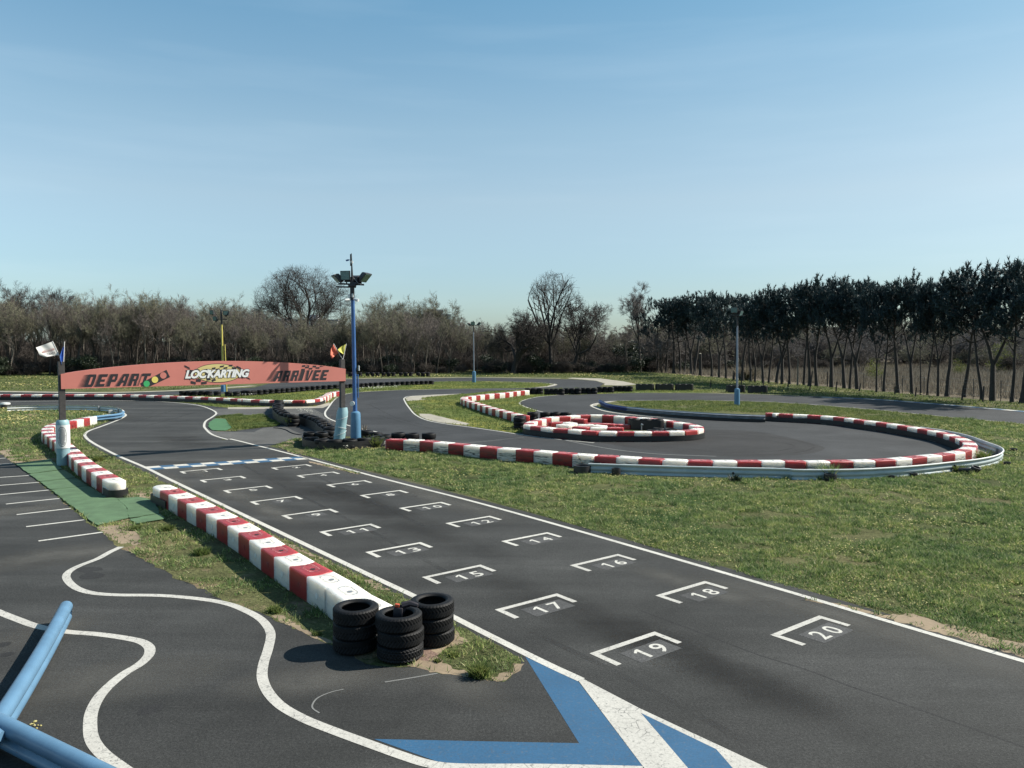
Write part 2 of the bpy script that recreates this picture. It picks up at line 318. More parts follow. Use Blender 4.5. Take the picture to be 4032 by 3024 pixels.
# ------------------------------------------------------------------ mesh helpers
class MB:
    def __init__(s): s.v = []; s.f = []; s.m = []
    def add(s, verts, faces, mi=0):
        o = len(s.v); s.v += [tuple(p) for p in verts]; s.f += [tuple(i + o for i in f) for f in faces]; s.m += [mi] * len(faces)
    def box(s, c, size, mi=0, rot=None, bev=0.0):
        bm = bmesh.new(); bmesh.ops.create_cube(bm, size=1.0)
        for v in bm.verts: v.co = Vector((v.co.x * size[0], v.co.y * size[1], v.co.z * size[2]))
        if bev: bmesh.ops.bevel(bm, geom=bm.edges[:], offset=bev, segments=2, affect='EDGES', profile=.5)
        for v in bm.verts: v.co = (rot @ v.co if rot is not None else v.co) + Vector(c)
        bm.verts.index_update()
        s.add([v.co for v in bm.verts], [[v.index for v in f.verts] for f in bm.faces], mi); bm.free()
    def tube(s, pts, rads, n=8, mi=0, caps=True):
        pts = [Vector(p) for p in pts]
        if isinstance(rads, (int, float)): rads = [rads] * len(pts)
        vs = []; fs = []; up = None
        for i, p in enumerate(pts):
            d = (pts[min(i + 1, len(pts) - 1)] - pts[max(i - 1, 0)]).normalized()
            if up is None: up = d.orthogonal().normalized()
            up = (up - d * up.dot(d)).normalized(); w = d.cross(up)
            for k in range(n):
                a = 2 * math.pi * k / n; vs.append(p + (up * math.cos(a) + w * math.sin(a)) * rads[i])
        for i in range(len(pts) - 1):
            for k in range(n):
                fs.append((i * n + k, i * n + (k + 1) % n, (i + 1) * n + (k + 1) % n, (i + 1) * n + k))
        if caps: fs.append(tuple(range(n - 1, -1, -1))); fs.append(tuple((len(pts) - 1) * n + k for k in range(n)))
        s.add(vs, fs, mi)
    def lathe(s, prof, n=24, mi=0, c=(0, 0, 0), caps=True):
        vs = []; fs = []
        for r, z in prof:
            for k in range(n):
                a = 2 * math.pi * k / n; vs.append((c[0] + r * math.cos(a), c[1] + r * math.sin(a), c[2] + z))
        for i in range(len(prof) - 1):
            for k in range(n): fs.append((i * n + k, i * n + (k + 1) % n, (i + 1) * n + (k + 1) % n, (i + 1) * n + k))
        if caps: fs.append(tuple(range(n - 1, -1, -1))); fs.append(tuple((len(prof) - 1) * n + k for k in range(n)))
        s.add(vs, fs, mi)
    def disc(s, c, nrm, r, t=.006, n=16, mi=0):
        nrm = Vector(nrm).normalized(); s.tube([Vector(c) - nrm * t / 2, Vector(c) + nrm * t / 2], r, n, mi)
    def poly(s, pts, mi=0, thick=None):
        pts = [Vector(p) for p in pts]; tri = tessellate_polygon([pts]); nn = len(pts)
        if thick is None:
            fs = []
            for a in tri:
                n = (pts[a[1]] - pts[a[0]]).cross(pts[a[2]] - pts[a[0]]); fs.append(a if n.z >= 0 else a[::-1])
            s.add(pts, fs, mi)
        else:
            th = Vector(thick); vs = pts + [p + th for p in pts]
            fs = [tuple(a) for a in tri] + [tuple(i + nn for i in a[::-1]) for a in tri] + [(i, (i + 1) % nn, nn + (i + 1) % nn, nn + i) for i in range(nn)]
            s.add(vs, fs, mi)
    def build(s, name, mats, parent=None, smooth=False, loc=None):
        me = bpy.data.meshes.new(name); me.from_pydata(s.v, [], s.f)
        mats = mats if isinstance(mats, (list, tuple)) else [mats]
        for m in mats: me.materials.append(m)
        if len(mats) > 1: me.polygons.foreach_set('material_index', s.m)
        if smooth:
            me.polygons.foreach_set('use_smooth', [True] * len(me.polygons))
            me.set_sharp_from_angle(angle=R(38))
        me.update()
        bm = bmesh.new(); bm.from_mesh(me)
        if len(bm.faces) and any(len(e.link_faces) == 2 for e in bm.edges) and name not in SHEETS:
            bmesh.ops.recalc_face_normals(bm, faces=bm.faces[:]); bm.to_mesh(me)
        bm.free()
        o = bpy.data.objects.new(name, me); COL.objects.link(o)
        if parent is not None: o.parent = parent
        if loc is not None: o.location = loc
        return o
SHEETS = set()
def tag(o, label=None, cat=None, group=None, kind=None):
    if label: o['label'] = label
    if cat: o['category'] = cat
    if group: o['group'] = group
    if kind: o['kind'] = kind
    return o
def thing(name, label, cat, loc=(0, 0, 0), rz=0.0, group=None):
    o = bpy.data.objects.new(name, None); COL.objects.link(o); o.empty_display_size = .2
    o.location = loc; o.rotation_euler = (0, 0, rz); return tag(o, label, cat, group)
def copy_tree(o, parent=None):
    c = o.copy(); COL.objects.link(c); c.parent = parent
    for ch in list(o.children): copy_tree(ch, c)
    return c
POLYS = {}
def sheet(name, pts, z, mat, jag=0.0, seed=1, sm=False):
    P = [Vector(p) for p in pts]; POLYS.setdefault(name, []).append([(p.x, p.y) for p in P])
    if sm: P = smooth_path(P, 6, True)
    if jag:
        rr = random.Random(seed); n = max(12, int(plen(P) / max(jag * .9, .08))); Q, _ = resample(P, min(n, 700), True); Q = Q[:-1]
        P = [q + Vector((rr.uniform(-jag, jag), rr.uniform(-jag, jag), 0)) for q in Q]
    SHEETS.add(name)
    mb = MB(); mb.poly([(p.x, p.y, z) for p in P]); o = mb.build(name, mat); tag(o, kind='structure'); return o
def ribbon(name, pts, width, z, mat, sm=6, closed=False, widths=None):
    P = smooth_path(pts, sm, closed) if sm else [Vector(p) for p in pts]
    if closed: P.append(P[0])
    SHEETS.add(name); vs = []; fs = []; L = len(P)
    for i, p in enumerate(P):
        a = P[max(i - 1, 0)]; b = P[min(i + 1, L - 1)]
        if closed: a = P[i - 1] if i > 0 else P[-2]; b = P[i + 1] if i < L - 1 else P[1]
        d = (b - a); d.z = 0; d.normalize(); n = Vector((-d.y, d.x, 0))
        w = width if widths is None else np.interp(i / (L - 1), np.linspace(0, 1, len(widths)), widths)
        for s_ in (-.5, .5): q = p + n * w * s_; vs.append((q.x, q.y, z))
    for i in range(L - 1): fs.append((2 * i, 2 * i + 2, 2 * i + 3, 2 * i + 1)[::-1] if False else (2 * i + 1, 2 * i, 2 * i + 2, 2 * i + 3))
    mb = MB(); mb.add(vs, fs); o = mb.build(name, mat); tag(o, kind='structure'); return o
def big_mesh(name, V, F, mat, parent=None):
    """numpy vertices and faces (all with the same corner count) into one object"""
    V = np.asarray(V, np.float32); F = np.asarray(F, np.int32); k = F.shape[1]
    me = bpy.data.meshes.new(name); me.vertices.add(len(V)); me.vertices.foreach_set('co', V.ravel())
    me.loops.add(F.size); me.loops.foreach_set('vertex_index', F.ravel())
    me.polygons.add(len(F)); me.polygons.foreach_set('loop_start', np.arange(0, F.size, k, dtype=np.int32))
    me.materials.append(mat); me.update(calc_edges=True); me.validate()
    o = bpy.data.objects.new(name, me); COL.objects.link(o)
    if parent is not None: o.parent = parent
    return o
ONES = ['', 'first', 'second', 'third', 'fourth', 'fifth', 'sixth', 'seventh', 'eighth', 'ninth', 'tenth', 'eleventh', 'twelfth', 'thirteenth',
        'fourteenth', 'fifteenth', 'sixteenth', 'seventeenth', 'eighteenth', 'nineteenth', 'twentieth']
TENS = {2: 'twenty', 3: 'thirty', 4: 'forty', 5: 'fifty', 6: 'sixty', 7: 'seventy'}
def nth(n):
    if n <= 20: return ONES[n]
    a, b = divmod(n, 10)
    return TENS[a] + '-' + ONES[b] if b else TENS[a][:-1] + 'ieth'
def text_mesh(body, offset=0.0, shear=0.0, spacing=1.0):
    cu = bpy.data.curves.new('lettering', 'FONT'); cu.body = body; cu.offset = offset; cu.shear = shear; cu.space_character = spacing
    cu.resolution_u = 4; o = bpy.data.objects.new('lettering', cu); COL.objects.link(o)
    dg = bpy.context.evaluated_depsgraph_get(); dg.update(); me = bpy.data.meshes.new_from_object(o.evaluated_get(dg))
    V = [v.co.copy() for v in me.vertices]; F = [tuple(p.vertices) for p in me.polygons]
    bpy.data.objects.remove(o); bpy.data.curves.remove(cu); bpy.data.meshes.remove(me)
    return V, F
def fit_text(mb, body, x0, x1, z0, z1, to3d, mi=0, offset=0.0, shear=0.0, spacing=1.0):
    V, F = text_mesh(body, offset, shear, spacing)
    xs = [v.x for v in V]; ys = [v.y for v in V]; ax, bx, ay, by = min(xs), max(xs), min(ys), max(ys)
    mb.add([to3d(x0 + (v.x - ax) / (bx - ax) * (x1 - x0), z0 + (v.y - ay) / (by - ay) * (z1 - z0)) for v in V], F, mi)
# ------------------------------------------------------------------ ground, asphalt, islands, kerbs
def offset(pts, d):
    out = []
    for i, p in enumerate(pts):
        t = pts[min(i + 1, len(pts) - 1)] - pts[max(i - 1, 0)]; t.z = 0; t.normalize(); out.append(p + Vector((-t.y, t.x, 0)) * d)
    return out
V3 = lambda x, y: Vector((x, y, 0))
sheet('ground', [V3(-1500, -60), V3(1500, -60), V3(1500, 3000), V3(-1500, 3000)], 0, M['grass'])
sheet('meadow_ground', [V3(24, 140), g('D', 700, 1350), g('D', 1500, 1418), g('E', 700, 1500), g('E', 1500, 1568), g('E', 2300, 1620), V3(75, 45), V3(400, 60), V3(420, 420), V3(60, 420)], .003, M['meadow'], .5, 3)
sheet('meadow_lawn', [V3(62, 150), V3(76, 150), V3(92, 185), V3(74, 190)], .010, M['grass_far'], .5, 4)

LR = path('K 3800,1195 2212,733 1100,405 0,78 G 2212,852 1400,645 620,437 300,355 0,283 F 2000,292 1860,252 1790,195 A 1778,1500 1795,1455 1850,1420 1884,1388 1840,1355 1740,1322 1600,1302 1450,1290 1200,1279 700,1278 0,1290 -500,1303')
LL = path('J 640,895 400,785 0,588 I 1720,338 1430,182 1050,2 G 690,1215 0,885 F 1800,793 1420,610 1265,533 1030,433 900,368 820,325 762,285 741,258 A 738,1578 752,1556 790,1535 860,1511 970,1470 1060,1432 1096,1405 1075,1385')
LRs = smooth_path(LR, 5); LLs = smooth_path(LL, 5)
near = offset(LRs, -.32)
sheet('track', near + [V3(-45, 50), V3(-30, 5), V3(-14, -8), V3(16, -8), V3(24, 2)], .004, M['asphalt'])
sheet('circuit_loop', path('A -500,1200 0,1203 600,1211 1000,1211 1550,1195 1900,1178 2212,1163 B 350,1130 1030,1092 1120,1089 2212,1077 C 500,1084 1000,1091 1200,1104 1280,1130 1240,1156 1225,1165 1100,1170 900,1225 N 180,120 450,104 1300,108 1800,120 2212,138 O 300,131 850,150 1500,200 2212,262 2900,325 '
      'O 2900,445 2212,375 1500,310 900,250 0,183 N 1300,170 500,173 330,193 286,215 330,242 450,275 700,303 1100,328 1800,352 O 0,346 400,373 830,410 1300,484 1640,570 1760,640 1755,690 1500,720 1200,738 400,745 N 2212,745 1600,742 800,730 300,710 L 2045,700 1400,640 900,605 520,580 V 1450,520 1000,520 600,555 B 640,1598 420,1640 G 280,355 A 1900,1585 1770,1500 1780,1430 1500,1290 0,1290 -500,1303'), .002, M['asphalt_mid'])
sheet('old_asphalt', path('A 1800,1530 1900,1548 2212,1552 B 300,1515 480,1498 640,1575 640,1600 520,1625 430,1650 300,1690 G 300,350 0,278 F 2000,285 1860,245'), .0050, M['asphalt_old'], .03, 5)
sheet('old_asphalt', path('A 1850,1348 2212,1345 B 360,1345 480,1345 720,1340 820,1390 830,1420 930,1470 620,1400 500,1400 350,1395 300,1405 0,1403 A 1950,1408 1892,1402 1880,1375'), .0050, M['asphalt_old'], .03, 6)
sheet('asphalt_patch', smooth_path(path('N 1180,440 1300,424 1450,424 1700,440 2000,492 2212,545 2315,580 2290,605 2200,630 1900,655 1500,657 1000,627 700,590 500,560 330,525 700,545 1000,540'), 5, True), .0035, M['asphalt_dark'])

SHV = path('F -700,120 -200,330 0,412 60,450 135,508 240,578 340,665 520,802 740,992 890,1100 1030,1215 1300,1370 1500,1480 1700,1570 1900,1655 H 1750,118 1920,195 2212,292 I 150,345 200,380 420,475 560,545 690,590 900,720 1100,775 1400,785 1620,835 1800,850 2000,890 2110,918 2212,905 J 60,840 150,745 112,695 '
          'I 2212,655 1760,410 1440,245 1050,38 G 690,1260 0,925 F 1760,818 1380,640 1210,545 1010,455 870,390 760,320 722,275 A 718,1590 750,1548 840,1500 950,1458 1040,1423 1072,1398 1058,1360 1000,1340 800,1330 500,1326 0,1332 -500,1345')
sheet('verge', SHV, .0055, M['verge'], .05, 7)
ISL_L = path('A 1300,1276 1310,1240 1560,1230 1900,1226 B 0,1213 500,1197 1020,1167 1400,1145 1770,1131 1800,1113 2212,1107 C 600,1117 800,1128 846,1137 780,1155 590,1168 0,1174 B 1500,1184 1120,1204 985,1229 900,1290 860,1310 760,1330 360,1338 0,1340 A 1830,1325 1660,1300 1450,1288')
sheet('grass_island', ISL_L, .0055, M['grass_far'], .05, 8)
ISL_T = path('A 1815,1500 1830,1470 1880,1425 1950,1410 2212,1403 B 200,1403 300,1408 360,1440 450,1480 420,1503 300,1511 0,1547 A 2100,1542 1900,1547 1840,1530')
sheet('grass_island', ISL_T, .0055, M['verge'], .06, 9)
ISL_Z = path('L 1180,113 900,122 720,135 655,150 665,190 700,240 760,300 850,340 1000,367 1210,395 1490,437 1620,458 1720,440 1720,330 C 610,1395 700,1366 598,1331 543,1304 570,1277 700,1244 900,1227 1500,1212 2212,1207 2212,1185 1520,1170 1220,1166 1000,1169 760,1174 590,1180 300,1196')
sheet('grass_island', ISL_Z, .0055, M['grass_far'], .05, 10)
sheet('ring_island', smooth_path(path('M 250,330 300,390 700,440 1200,462 1700,455 2000,425 2040,390 1900,330 1500,260 1000,235 500,255 300,290'), 4, True), .0055, M['verge'], .04, 11)

ribbon('kerb', path('A -500,1193 0,1197 600,1206 1000,1206 1500,1191 1950,1165 2212,1148'), 1.3, .0066, M['concrete'])
ribbon('kerb', path('B 300,1125 700,1100 1030,1088 1500,1081 2212,1075 C 500,1079 900,1083'), .9, .0066, M['concrete'])
sheet('runoff', path('C 960,1083 1000,1078 1250,1085 1450,1110 1565,1136 1450,1146 1280,1143 1285,1128 1210,1104'), .0066, M['concrete'], .05, 12)
ribbon('kerb', path('C 300,1113 600,1117 790,1128 843,1137 785,1154 700,1162'), .8, .0066, M['concrete'])
sheet('kerb', path('L 770,285 870,288 1000,320 1215,372 1195,387 950,360 840,335 785,308'), .0066, M['concrete'], .02, 13)
sheet('kerb', path('L 655,148 700,133 900,120 1175,110 870,138 790,152 800,160 875,158 670,178'), .0066, M['concrete'], .03, 14)
sheet('bare_earth', path('L 690,210 780,205 820,240 830,270 770,280 730,260'), .0062, M['sand'], .08, 15)
sheet('kerb', path('V -300,186 0,186 120,182 180,180 175,205 0,206 -300,206'), .0066, M['concrete'], .02, 16)
sheet('kerb', path('V 335,182 700,176 860,130 880,155 790,193 340,203'), .0066, M['concrete'], .02, 17)
ribbon('kerb', path('N 470,178 340,198 300,214 345,237 450,266 700,296 1100,321 1750,346'), .5, .0066, M['concrete'])
SHEETS.add('kerb')
kb = path('O 450,141 900,160 1500,205 2212,266 2900,330'); kq, kl = resample(smooth_path(kb, 8), 26)
mbk = MB()
for i in range(26):
    a, b = kq[i], kq[i + 1]; d = (b - a).normalized(); n = Vector((-d.y, d.x, 0)) * .32
    mbk.add([(a - n) + V3(0, 0) + Vector((0, 0, .0072)), (b - n) + Vector((0, 0, .0072)), (b + n) + Vector((0, 0, .0072)), (a + n) + Vector((0, 0, .0072))], [(0, 1, 2, 3)], i % 2)
tag(mbk.build('kerb', [M['white'], M['blue_paint']]), kind='structure')

# bare ground worn along the track edges
def worn(spec, jag, seed): sheet('bare_earth', path(spec), .0062, M['sand'], jag, seed)
worn('F -300,250 0,335 80,350 120,385 60,400 150,415 250,430 270,460 180,500 130,505 50,440 0,408 -300,290', .05, 21)
worn('F 850,1050 1110,1000 1150,1050 1230,1150 1250,1190 1180,1215 1110,1190 1040,1205 900,1100', .05, 22)
worn('F 1105,760 1200,735 1340,725 1345,800 1220,805 1105,805', .04, 23)
worn('F 1640,770 1500,690 1520,690 1780,815 2212,1025 G 200,1040 350,1110 700,1275 1000,1420 1150,1500 I 1000,18 1420,250 1380,270 900,70 G 1300,1610 1050,1440 700,1290 330,1140 -20,960', .05, 24)
worn('I 150,340 300,420 560,540 690,580 690,560 420,440 250,330', .03, 25)
worn('I 1420,650 1700,500 1760,440 1850,560 1700,600 1600,690 1650,760 1900,830 2080,910 1990,880 1620,830 1330,780', .04, 26)
worn('I 2060,880 2212,820 J 60,760 140,745 60,840 0,890 I 2110,915', .03, 27)
worn('K 900,330 1250,320 1500,400 1750,440 1950,540 2300,580 2700,700 2600,800 2212,700 1700,555 1200,405', .05, 28)
worn('K 300,190 520,215 800,275 1000,335 940,338 600,262 320,205', .05, 29)
worn('G 700,478 900,520 1150,590 1130,596 880,532 700,490', .04, 30)
worn('G 420,345 520,300 640,285 560,330 480,355 620,420 560,415', .03, 31)
sheet('gravel', path('I 1440,640 1550,620 1590,680 1500,730 1420,720'), .0066, plain('red_gravel', (.20, .13, .10), 1, .5, 30, bumpy=1, bscale=60), .04, 32)

# ------------------------------------------------------------------ painted markings
LZ = .0074
ribbon('track_line', LR, .12, LZ, M['white'], 6); ribbon('track_line', LL, .13, LZ + .0003, M['white'], 6)
ribbon('track_line', path('C 590,1181 B 2212,1176 1500,1186 1120,1206 985,1231 930,1262 870,1337 840,1385 860,1425 950,1465 1150,1522 1290,1550'), .12, LZ, M['white'], 6)
ribbon('track_line', path('L 1170,112 900,121 700,132 648,148 652,180 690,237 750,300 850,345 1000,374 1210,402 1490,442 1640,465 1900,500 2300,540'), .10, LZ, M['white'], 6)
ribbon('track_line', path('N 2212,137 1800,119 1300,107 450,104 C 1100,1219 900,1228 700,1246 570,1278 543,1303 598,1333 700,1366 760,1380'), .10, LZ, M['white'], 6)
ribbon('track_line', path('O 2212,374 1500,309 900,249 0,182 N 1300,169 500,174 330,195 288,215 330,241 450,273 700,302 1100,327 1750,350 O -60,357'), .10, LZ, M['white'], 6)
ribbon('track_line', path('M 600,448 900,510 1200,560 1600,600 2212,625'), .09, LZ, M['white_faint'], 6)
ribbon('track_line', path('L 1130,545 1690,492'), .05, LZ, M['white_faint'], 0)
ribbon('track_line', path('L 1110,552 1500,515'), .04, LZ + .0006, M['white_faint'], 0)
ribbon('track_line', path('C 0,1107 600,1116 800,1127 848,1137 790,1155'), .12, LZ, M['white_worn'], 6)
ribbon('paddock_line', path('F 1055,1226 960,1270 850,1330 700,1388 615,1432 578,1475 600,1532 680,1592 800,1628 1000,1645 H 1400,160 1800,197 2000,237 2120,282 I 30,345 95,400 145,490 125,620 82,760 72,870 110,980 190,1082 280,1152 450,1242 700,1342 1000,1452 1300,1560 1500,1622 1690,1652 J 300,1660 1180,1680'), .135, LZ + .0005, M['white_worn'], 6)
ribbon('paddock_line', path('H -300,180 0,308 150,367 330,430 580,475 850,497 1100,532 1230,562 1300,612 1295,680 1215,760 1095,832 975,925 870,1035 800,1170 785,1300 805,1420 885,1530 1040,1650 1300,1830'), .14, LZ, M['white_worn'], 6)
for a in ('-60,458 50,452', '-60,510 110,497', '-60,624 265,603', '-60,695 340,663', '-60,777 430,730', '52,853 525,803', '145,945 620,890', '228,1050 735,990', '335,1175 893,1098'):
    ribbon('parking_line', path('F ' + a), .10, LZ, M['white'], 0)
sheet('blue_marking', path('J 150,692 615,912 1180,1658 0,1650 I 1690,1640 1045,1410 J 0,1435 620,1447'), LZ - .0018, M['blue_paint'])
sheet('blue_marking', path('J 1157,1180 1815,1500 1950,1655 2150,1900 1760,1900 1560,1655'), LZ - .0018, M['blue_paint'])
sheet('white_marking', path('J 618,908 640,878 1160,1150 1157,1183 1560,1655 1760,1900 1370,1900 1180,1655'), LZ - .0008, M['white_worn'])
sheet('white_marking', path('J 1162,1150 2212,1640 2750,1895 2180,1900 1950,1655 1815,1500 1158,1183'), LZ - .0012, M['white_worn'])
for i, a in enumerate(('F 670,1410 860,1403 890,1430 800,1440 910,1465 880,1495 720,1508 690,1480 750,1460 670,1435', 'F 180,870 250,860 305,862 280,872 190,878', 'H 1195,1200 1240,1130 1330,1110 1440,1110 1400,1160 1320,1195',
                       'H -60,590 40,565 100,570 60,600 -20,615', 'H 0,670 60,655 125,655 100,680 20,697', 'G 1340,1105 1385,1100 1380,1110 1350,1113', 'G 1590,785 1640,780 1635,788')):
    sheet('asphalt_stain', smooth_path(path(a), 4, True), .0047, M['asphalt_stain'])
ribbon('chalk_mark', path('I 780,978 680,1000 560,1050 515,1100 510,1140 570,1185'), .02, LZ, M['white_faint'], 6)
ribbon('chalk_mark', path('I 1140,915 1330,885 1600,838'), .03, LZ, M['white_faint'], 6)

SHEETS.update({'asphalt_seam', 'tyre_mark'})
ribbon('asphalt_seam', path('J 1150,290 1300,345 1520,425 1900,570 K -60,690 300,800 700,950 1150,1100 1600,1260 2212,1480'), .035, .0046, M['asphalt_stain'], 4)
ribbon('asphalt_seam', path('L 240,215 460,218 700,212'), .06, .0034, M['asphalt_stain'], 4)
rt = random.Random(8)
for spec, w_ in (('N 1300,470 1600,470 1950,500 2212,560 2150,610 1900,640 1600,645', .13), ('N 1260,500 1600,500 1900,530 2050,570 1900,610 1500,625 1100,600', .12), ('N 700,560 1100,590 1500,612 1800,610', .12), ('L 700,420 1000,440 1400,470 1700,520', .12), ('L 420,300 560,340 800,400 1100,440', .12),
                 ('L 330,200 450,260 600,330 800,380', .12), ('F 900,330 1150,330 1500,300 1750,250', .12), ('F 1000,200 1250,170 1500,110 1700,50', .12), ('A 1000,1500 1250,1440 1450,1380 1600,1340', .12), ('A 700,1306 1100,1306 1400,1320 1620,1345', .11), ('G 100,500 600,760 1300,1120 2000,1500', .12), ('G 500,480 1000,720 1700,1040', .12), ('J 200,470 800,760 1500,1120 2100,1450', .12), ('N 350,150 700,140 1200,142 1800,150', .12)):
    ribbon('tyre_mark', path(spec), w_, .0048, M['tyre_mark'], 6)
TH = .65965; SHEETS.update({'dust_patch', 'rubber_patch'}); zc = [.00402]
def patch(name, v, x, y, rx, ry, rot, mat, z=None):
    p = g(v, x, y); mb = MB(); mb.poly([(math.cos(a * math.pi / 20), math.sin(a * math.pi / 20), 0) for a in range(40)]); o = mb.build(name, mat); zc[0] += .00003
    o.location = (p.x, p.y, (zc[0] if z is None else z + zc[0] - .004)); o.scale = (rx, ry, 1); o.rotation_euler = (0, 0, rot); tag(o, kind='structure')
AL = TH + math.pi / 2
for v, x, y, rx, ry in (('G', 1550, 690, 4.5, .75), ('G', 1950, 850, 3.5, .7), ('G', 950, 540, 3.0, .6), ('G', 60, 760, 2.2, .6), ('G', 350, 900, 2.5, .5), ('K', 1500, 600, 2.6, .8), ('K', 300, 250, 2.8, .5), ('I', 1700, 850, 1.4, .5), ('J', 1700, 90, 2.2, .5), ('F', 1500, 640, 2.2, .5), ('G', -300, 560, 2.5, .5)):
    patch('dust_patch', v, x, y, rx, ry, AL, M['dust'])
for v, x, y, rx, ry in (('G', 700, 720, 5.5, .9), ('G', 1500, 1010, 4.5, .8), ('J', 500, 280, 3.5, .7), ('J', 1500, 640, 2.5, .7), ('J', 2000, 900, 2.2, .6), ('F', 1600, 300, 4.0, 1.2), ('G', 1200, 820, 4.0, .5)):
    patch('rubber_patch', v, x, y, rx, ry, AL, M['rubbered'])
for v, x, y, rx, ry, ro_ in (('H', 1000, 900, 1.6, .8, .4), ('H', 300, 500, 1.2, .6, 1.0), ('F', 500, 1300, 2.4, 1.0, .6), ('I', 500, 900, 1.2, .6, .2), ('F', 200, 900, 2.5, .8, .9)):
    patch('dust_patch', v, x, y, rx, ry, ro_, M['dust'])
for v, x, y, rx, ry, ro_, m_ in (('N', 1600, 560, 6, 2.2, .0, 'rubbered'), ('L', 800, 400, 3.5, .8, -.5, 'rubbered'), ('N', 900, 150, 8, 1.5, 0, 'dust'), ('L', 420, 220, 3, 1.2, .8, 'dust'), ('N', 2100, 430, 5, 1.5, -.3, 'dust')):
    patch('rubber_patch' if m_ == 'rubbered' else 'dust_patch', v, x, y, rx, ry, ro_, M[m_], -.0005 if v == 'N' else -.0015)
# start / finish line: two rows of blue and white squares
TH = .65965; UX = Vector((math.cos(TH), math.sin(TH), 0)); NX = Vector((-math.sin(TH), math.cos(TH), 0))
s0, s1 = g('Z', 470, 548), g('Z', 2165, 436); sd = (s1 - s0); nc = 12; rowd = 0.45
sn = Vector((sd.y, -sd.x, 0)).normalized() * rowd; run = -NX * 0
mbs = MB()
fwd = -(NX - sd.normalized() * NX.dot(sd.normalized())).normalized() * rowd
skew = Vector((LLs[0] - LLs[20]).normalized()); skew *= rowd / abs(skew.dot(fwd.normalized()))
if skew.dot(fwd) < 0: skew = -skew
for r_ in range(2):
    for c in range(nc):
        a = s0 + sd * (c / nc) + skew * r_; b = s0 + sd * ((c + 1) / nc) + skew * r_
        z = Vector((0, 0, LZ)); mbs.add([a + z, a + skew + z, b + skew + z, b + z], [(0, 1, 2, 3)], (c + r_) % 2)
SHEETS.add('start_line'); tag(mbs.build('start_line', [M['white'], M['blue_paint']]), kind='structure')

# starting grid: twenty brackets with their numbers
SHEETS.update({'grid_bracket', 'grid_number', 'number_pad'})
CORNER = {1: ('F', 1562, 570), 3: ('F', 1737, 645), 5: ('F', 1940, 735), 7: ('G', 182, 833), 9: ('G', 458, 953), 11: ('G', 787, 1095), 13: ('G', 1190, 1272), 15: ('G', 1683, 1490), 17: ('P', 1947, 2402), 19: ('J', 710, 665),
          2: ('G', 367, 537), 4: ('G', 590, 605), 6: ('G', 848, 685), 8: ('G', 1140, 777), 10: ('G', 1482, 888), 12: ('G', 1887, 1020), 14: ('P', 1972, 2132), 16: ('P', 2242, 2227), 18: ('J', 1283, 160), 20: ('K', 0, 503)}
for k in range(1, 21):
    pc = g(*CORNER[k]); t0 = pc.dot(UX); al = pc.dot(NX)
    P0 = lambda u, n, z=LZ: UX * (t0 + u) + NX * (al + n) + Vector((0, 0, z))
    wd, ln, th = 1.326, .516, .10
    if k == 1: wd = 1.30
    mb = MB(); mb.poly([P0(0, 0), P0(0, -ln), P0(th, -ln), P0(th, -th), P0(wd - th, -th), P0(wd - th, -ln), P0(wd, -ln), P0(wd, 0)])
    tag(mb.build('grid_bracket', M['white_worn' if k > 14 else 'white']), kind='structure')
    s = str(k); cx, cy = wd * .56, -.45; hw = .30 if k > 9 else .12
    if k > 5:
        mb = MB(); mb.poly([P0(cx - hw - .11, cy - .21, LZ - .0012), P0(cx + hw + .11, cy - .21, LZ - .0012), P0(cx + hw + .11, cy + .2, LZ - .0012), P0(cx - hw - .11, cy + .2, LZ - .0012)])
        tag(mb.build('number_pad', M['number_pad']), kind='structure')
    mb = MB(); hh = .15
    def one(x): mb.poly([P0(x - .005, cy - hh), P0(x + .055, cy - hh), P0(x + .055, cy + hh), P0(x + .005, cy + hh), P0(x - .085, cy + hh * .52), P0(x - .06, cy + hh * .34), P0(x - .005, cy + hh * .60)])
    if k > 9:
        for j, ch in enumerate(s):
            w_ = .07 if ch == '1' else .105; x = cx + (-.17 if j == 0 else .17)
            if ch == '1': one(x)
            else: fit_text(mb, ch, x - w_, x + w_, cy - hh, cy + hh, P0, 0, .012)
    elif k == 1: one(cx)
    else: fit_text(mb, s, cx - .11, cx + .11, cy - hh, cy + hh, P0, 0, .012)
    tag(mb.build('grid_number', M['white']), kind='structure')

# ------------------------------------------------------------------ artificial turf mats
def mat_thing(spec, label, m='mat', z=.024):
    P = path(spec); Q, _ = resample(P, 40, True); rr = random.Random(hash(spec) % 1000); mb = MB()
    mb.poly([(q.x + rr.uniform(-.02, .02), q.y + rr.uniform(-.02, .02), z) for q in Q[:-1]], 0, (0, 0, .012))
    tag(mb.build('turf_mat', M[m]), label, 'mat', 'artificial grass mats by the paddock')
mat_thing('F 135,508 440,465 540,555 250,595', 'dark green turf mat farthest along the parking bays, beneath the banner post')
mat_thing('F 255,598 560,560 660,628 345,664', 'green turf mat second from the banner post end')
mat_thing('F 350,667 660,633 760,700 442,733', 'green turf mat in the middle of the strip by the parking bays')
mat_thing('F 447,737 765,702 930,800 618,876', 'green turf mat just before the gap in the barriers', z=.026)
mat_thing('F 618,868 860,812 1010,806 1105,890 1115,985 840,1047', 'large green turf mat at the corner of the parking bays', z=.028)
mat_thing('F 1012,812 1215,800 1345,830 1390,945 1118,985 1108,890', 'green turf mat filling the gap between the barrier rows', z=.030)
mat_thing('F 1122,996 1390,948 1435,990 1190,1035', 'small narrow green turf mat lying beside the barrier row', z=.032)
mat_thing('A 1818,1475 1870,1438 1960,1438 2020,1520 1960,1543 1850,1541 1815,1510', 'pale faded green mat on the inside of the bend beyond the start line', 'mat_pale')

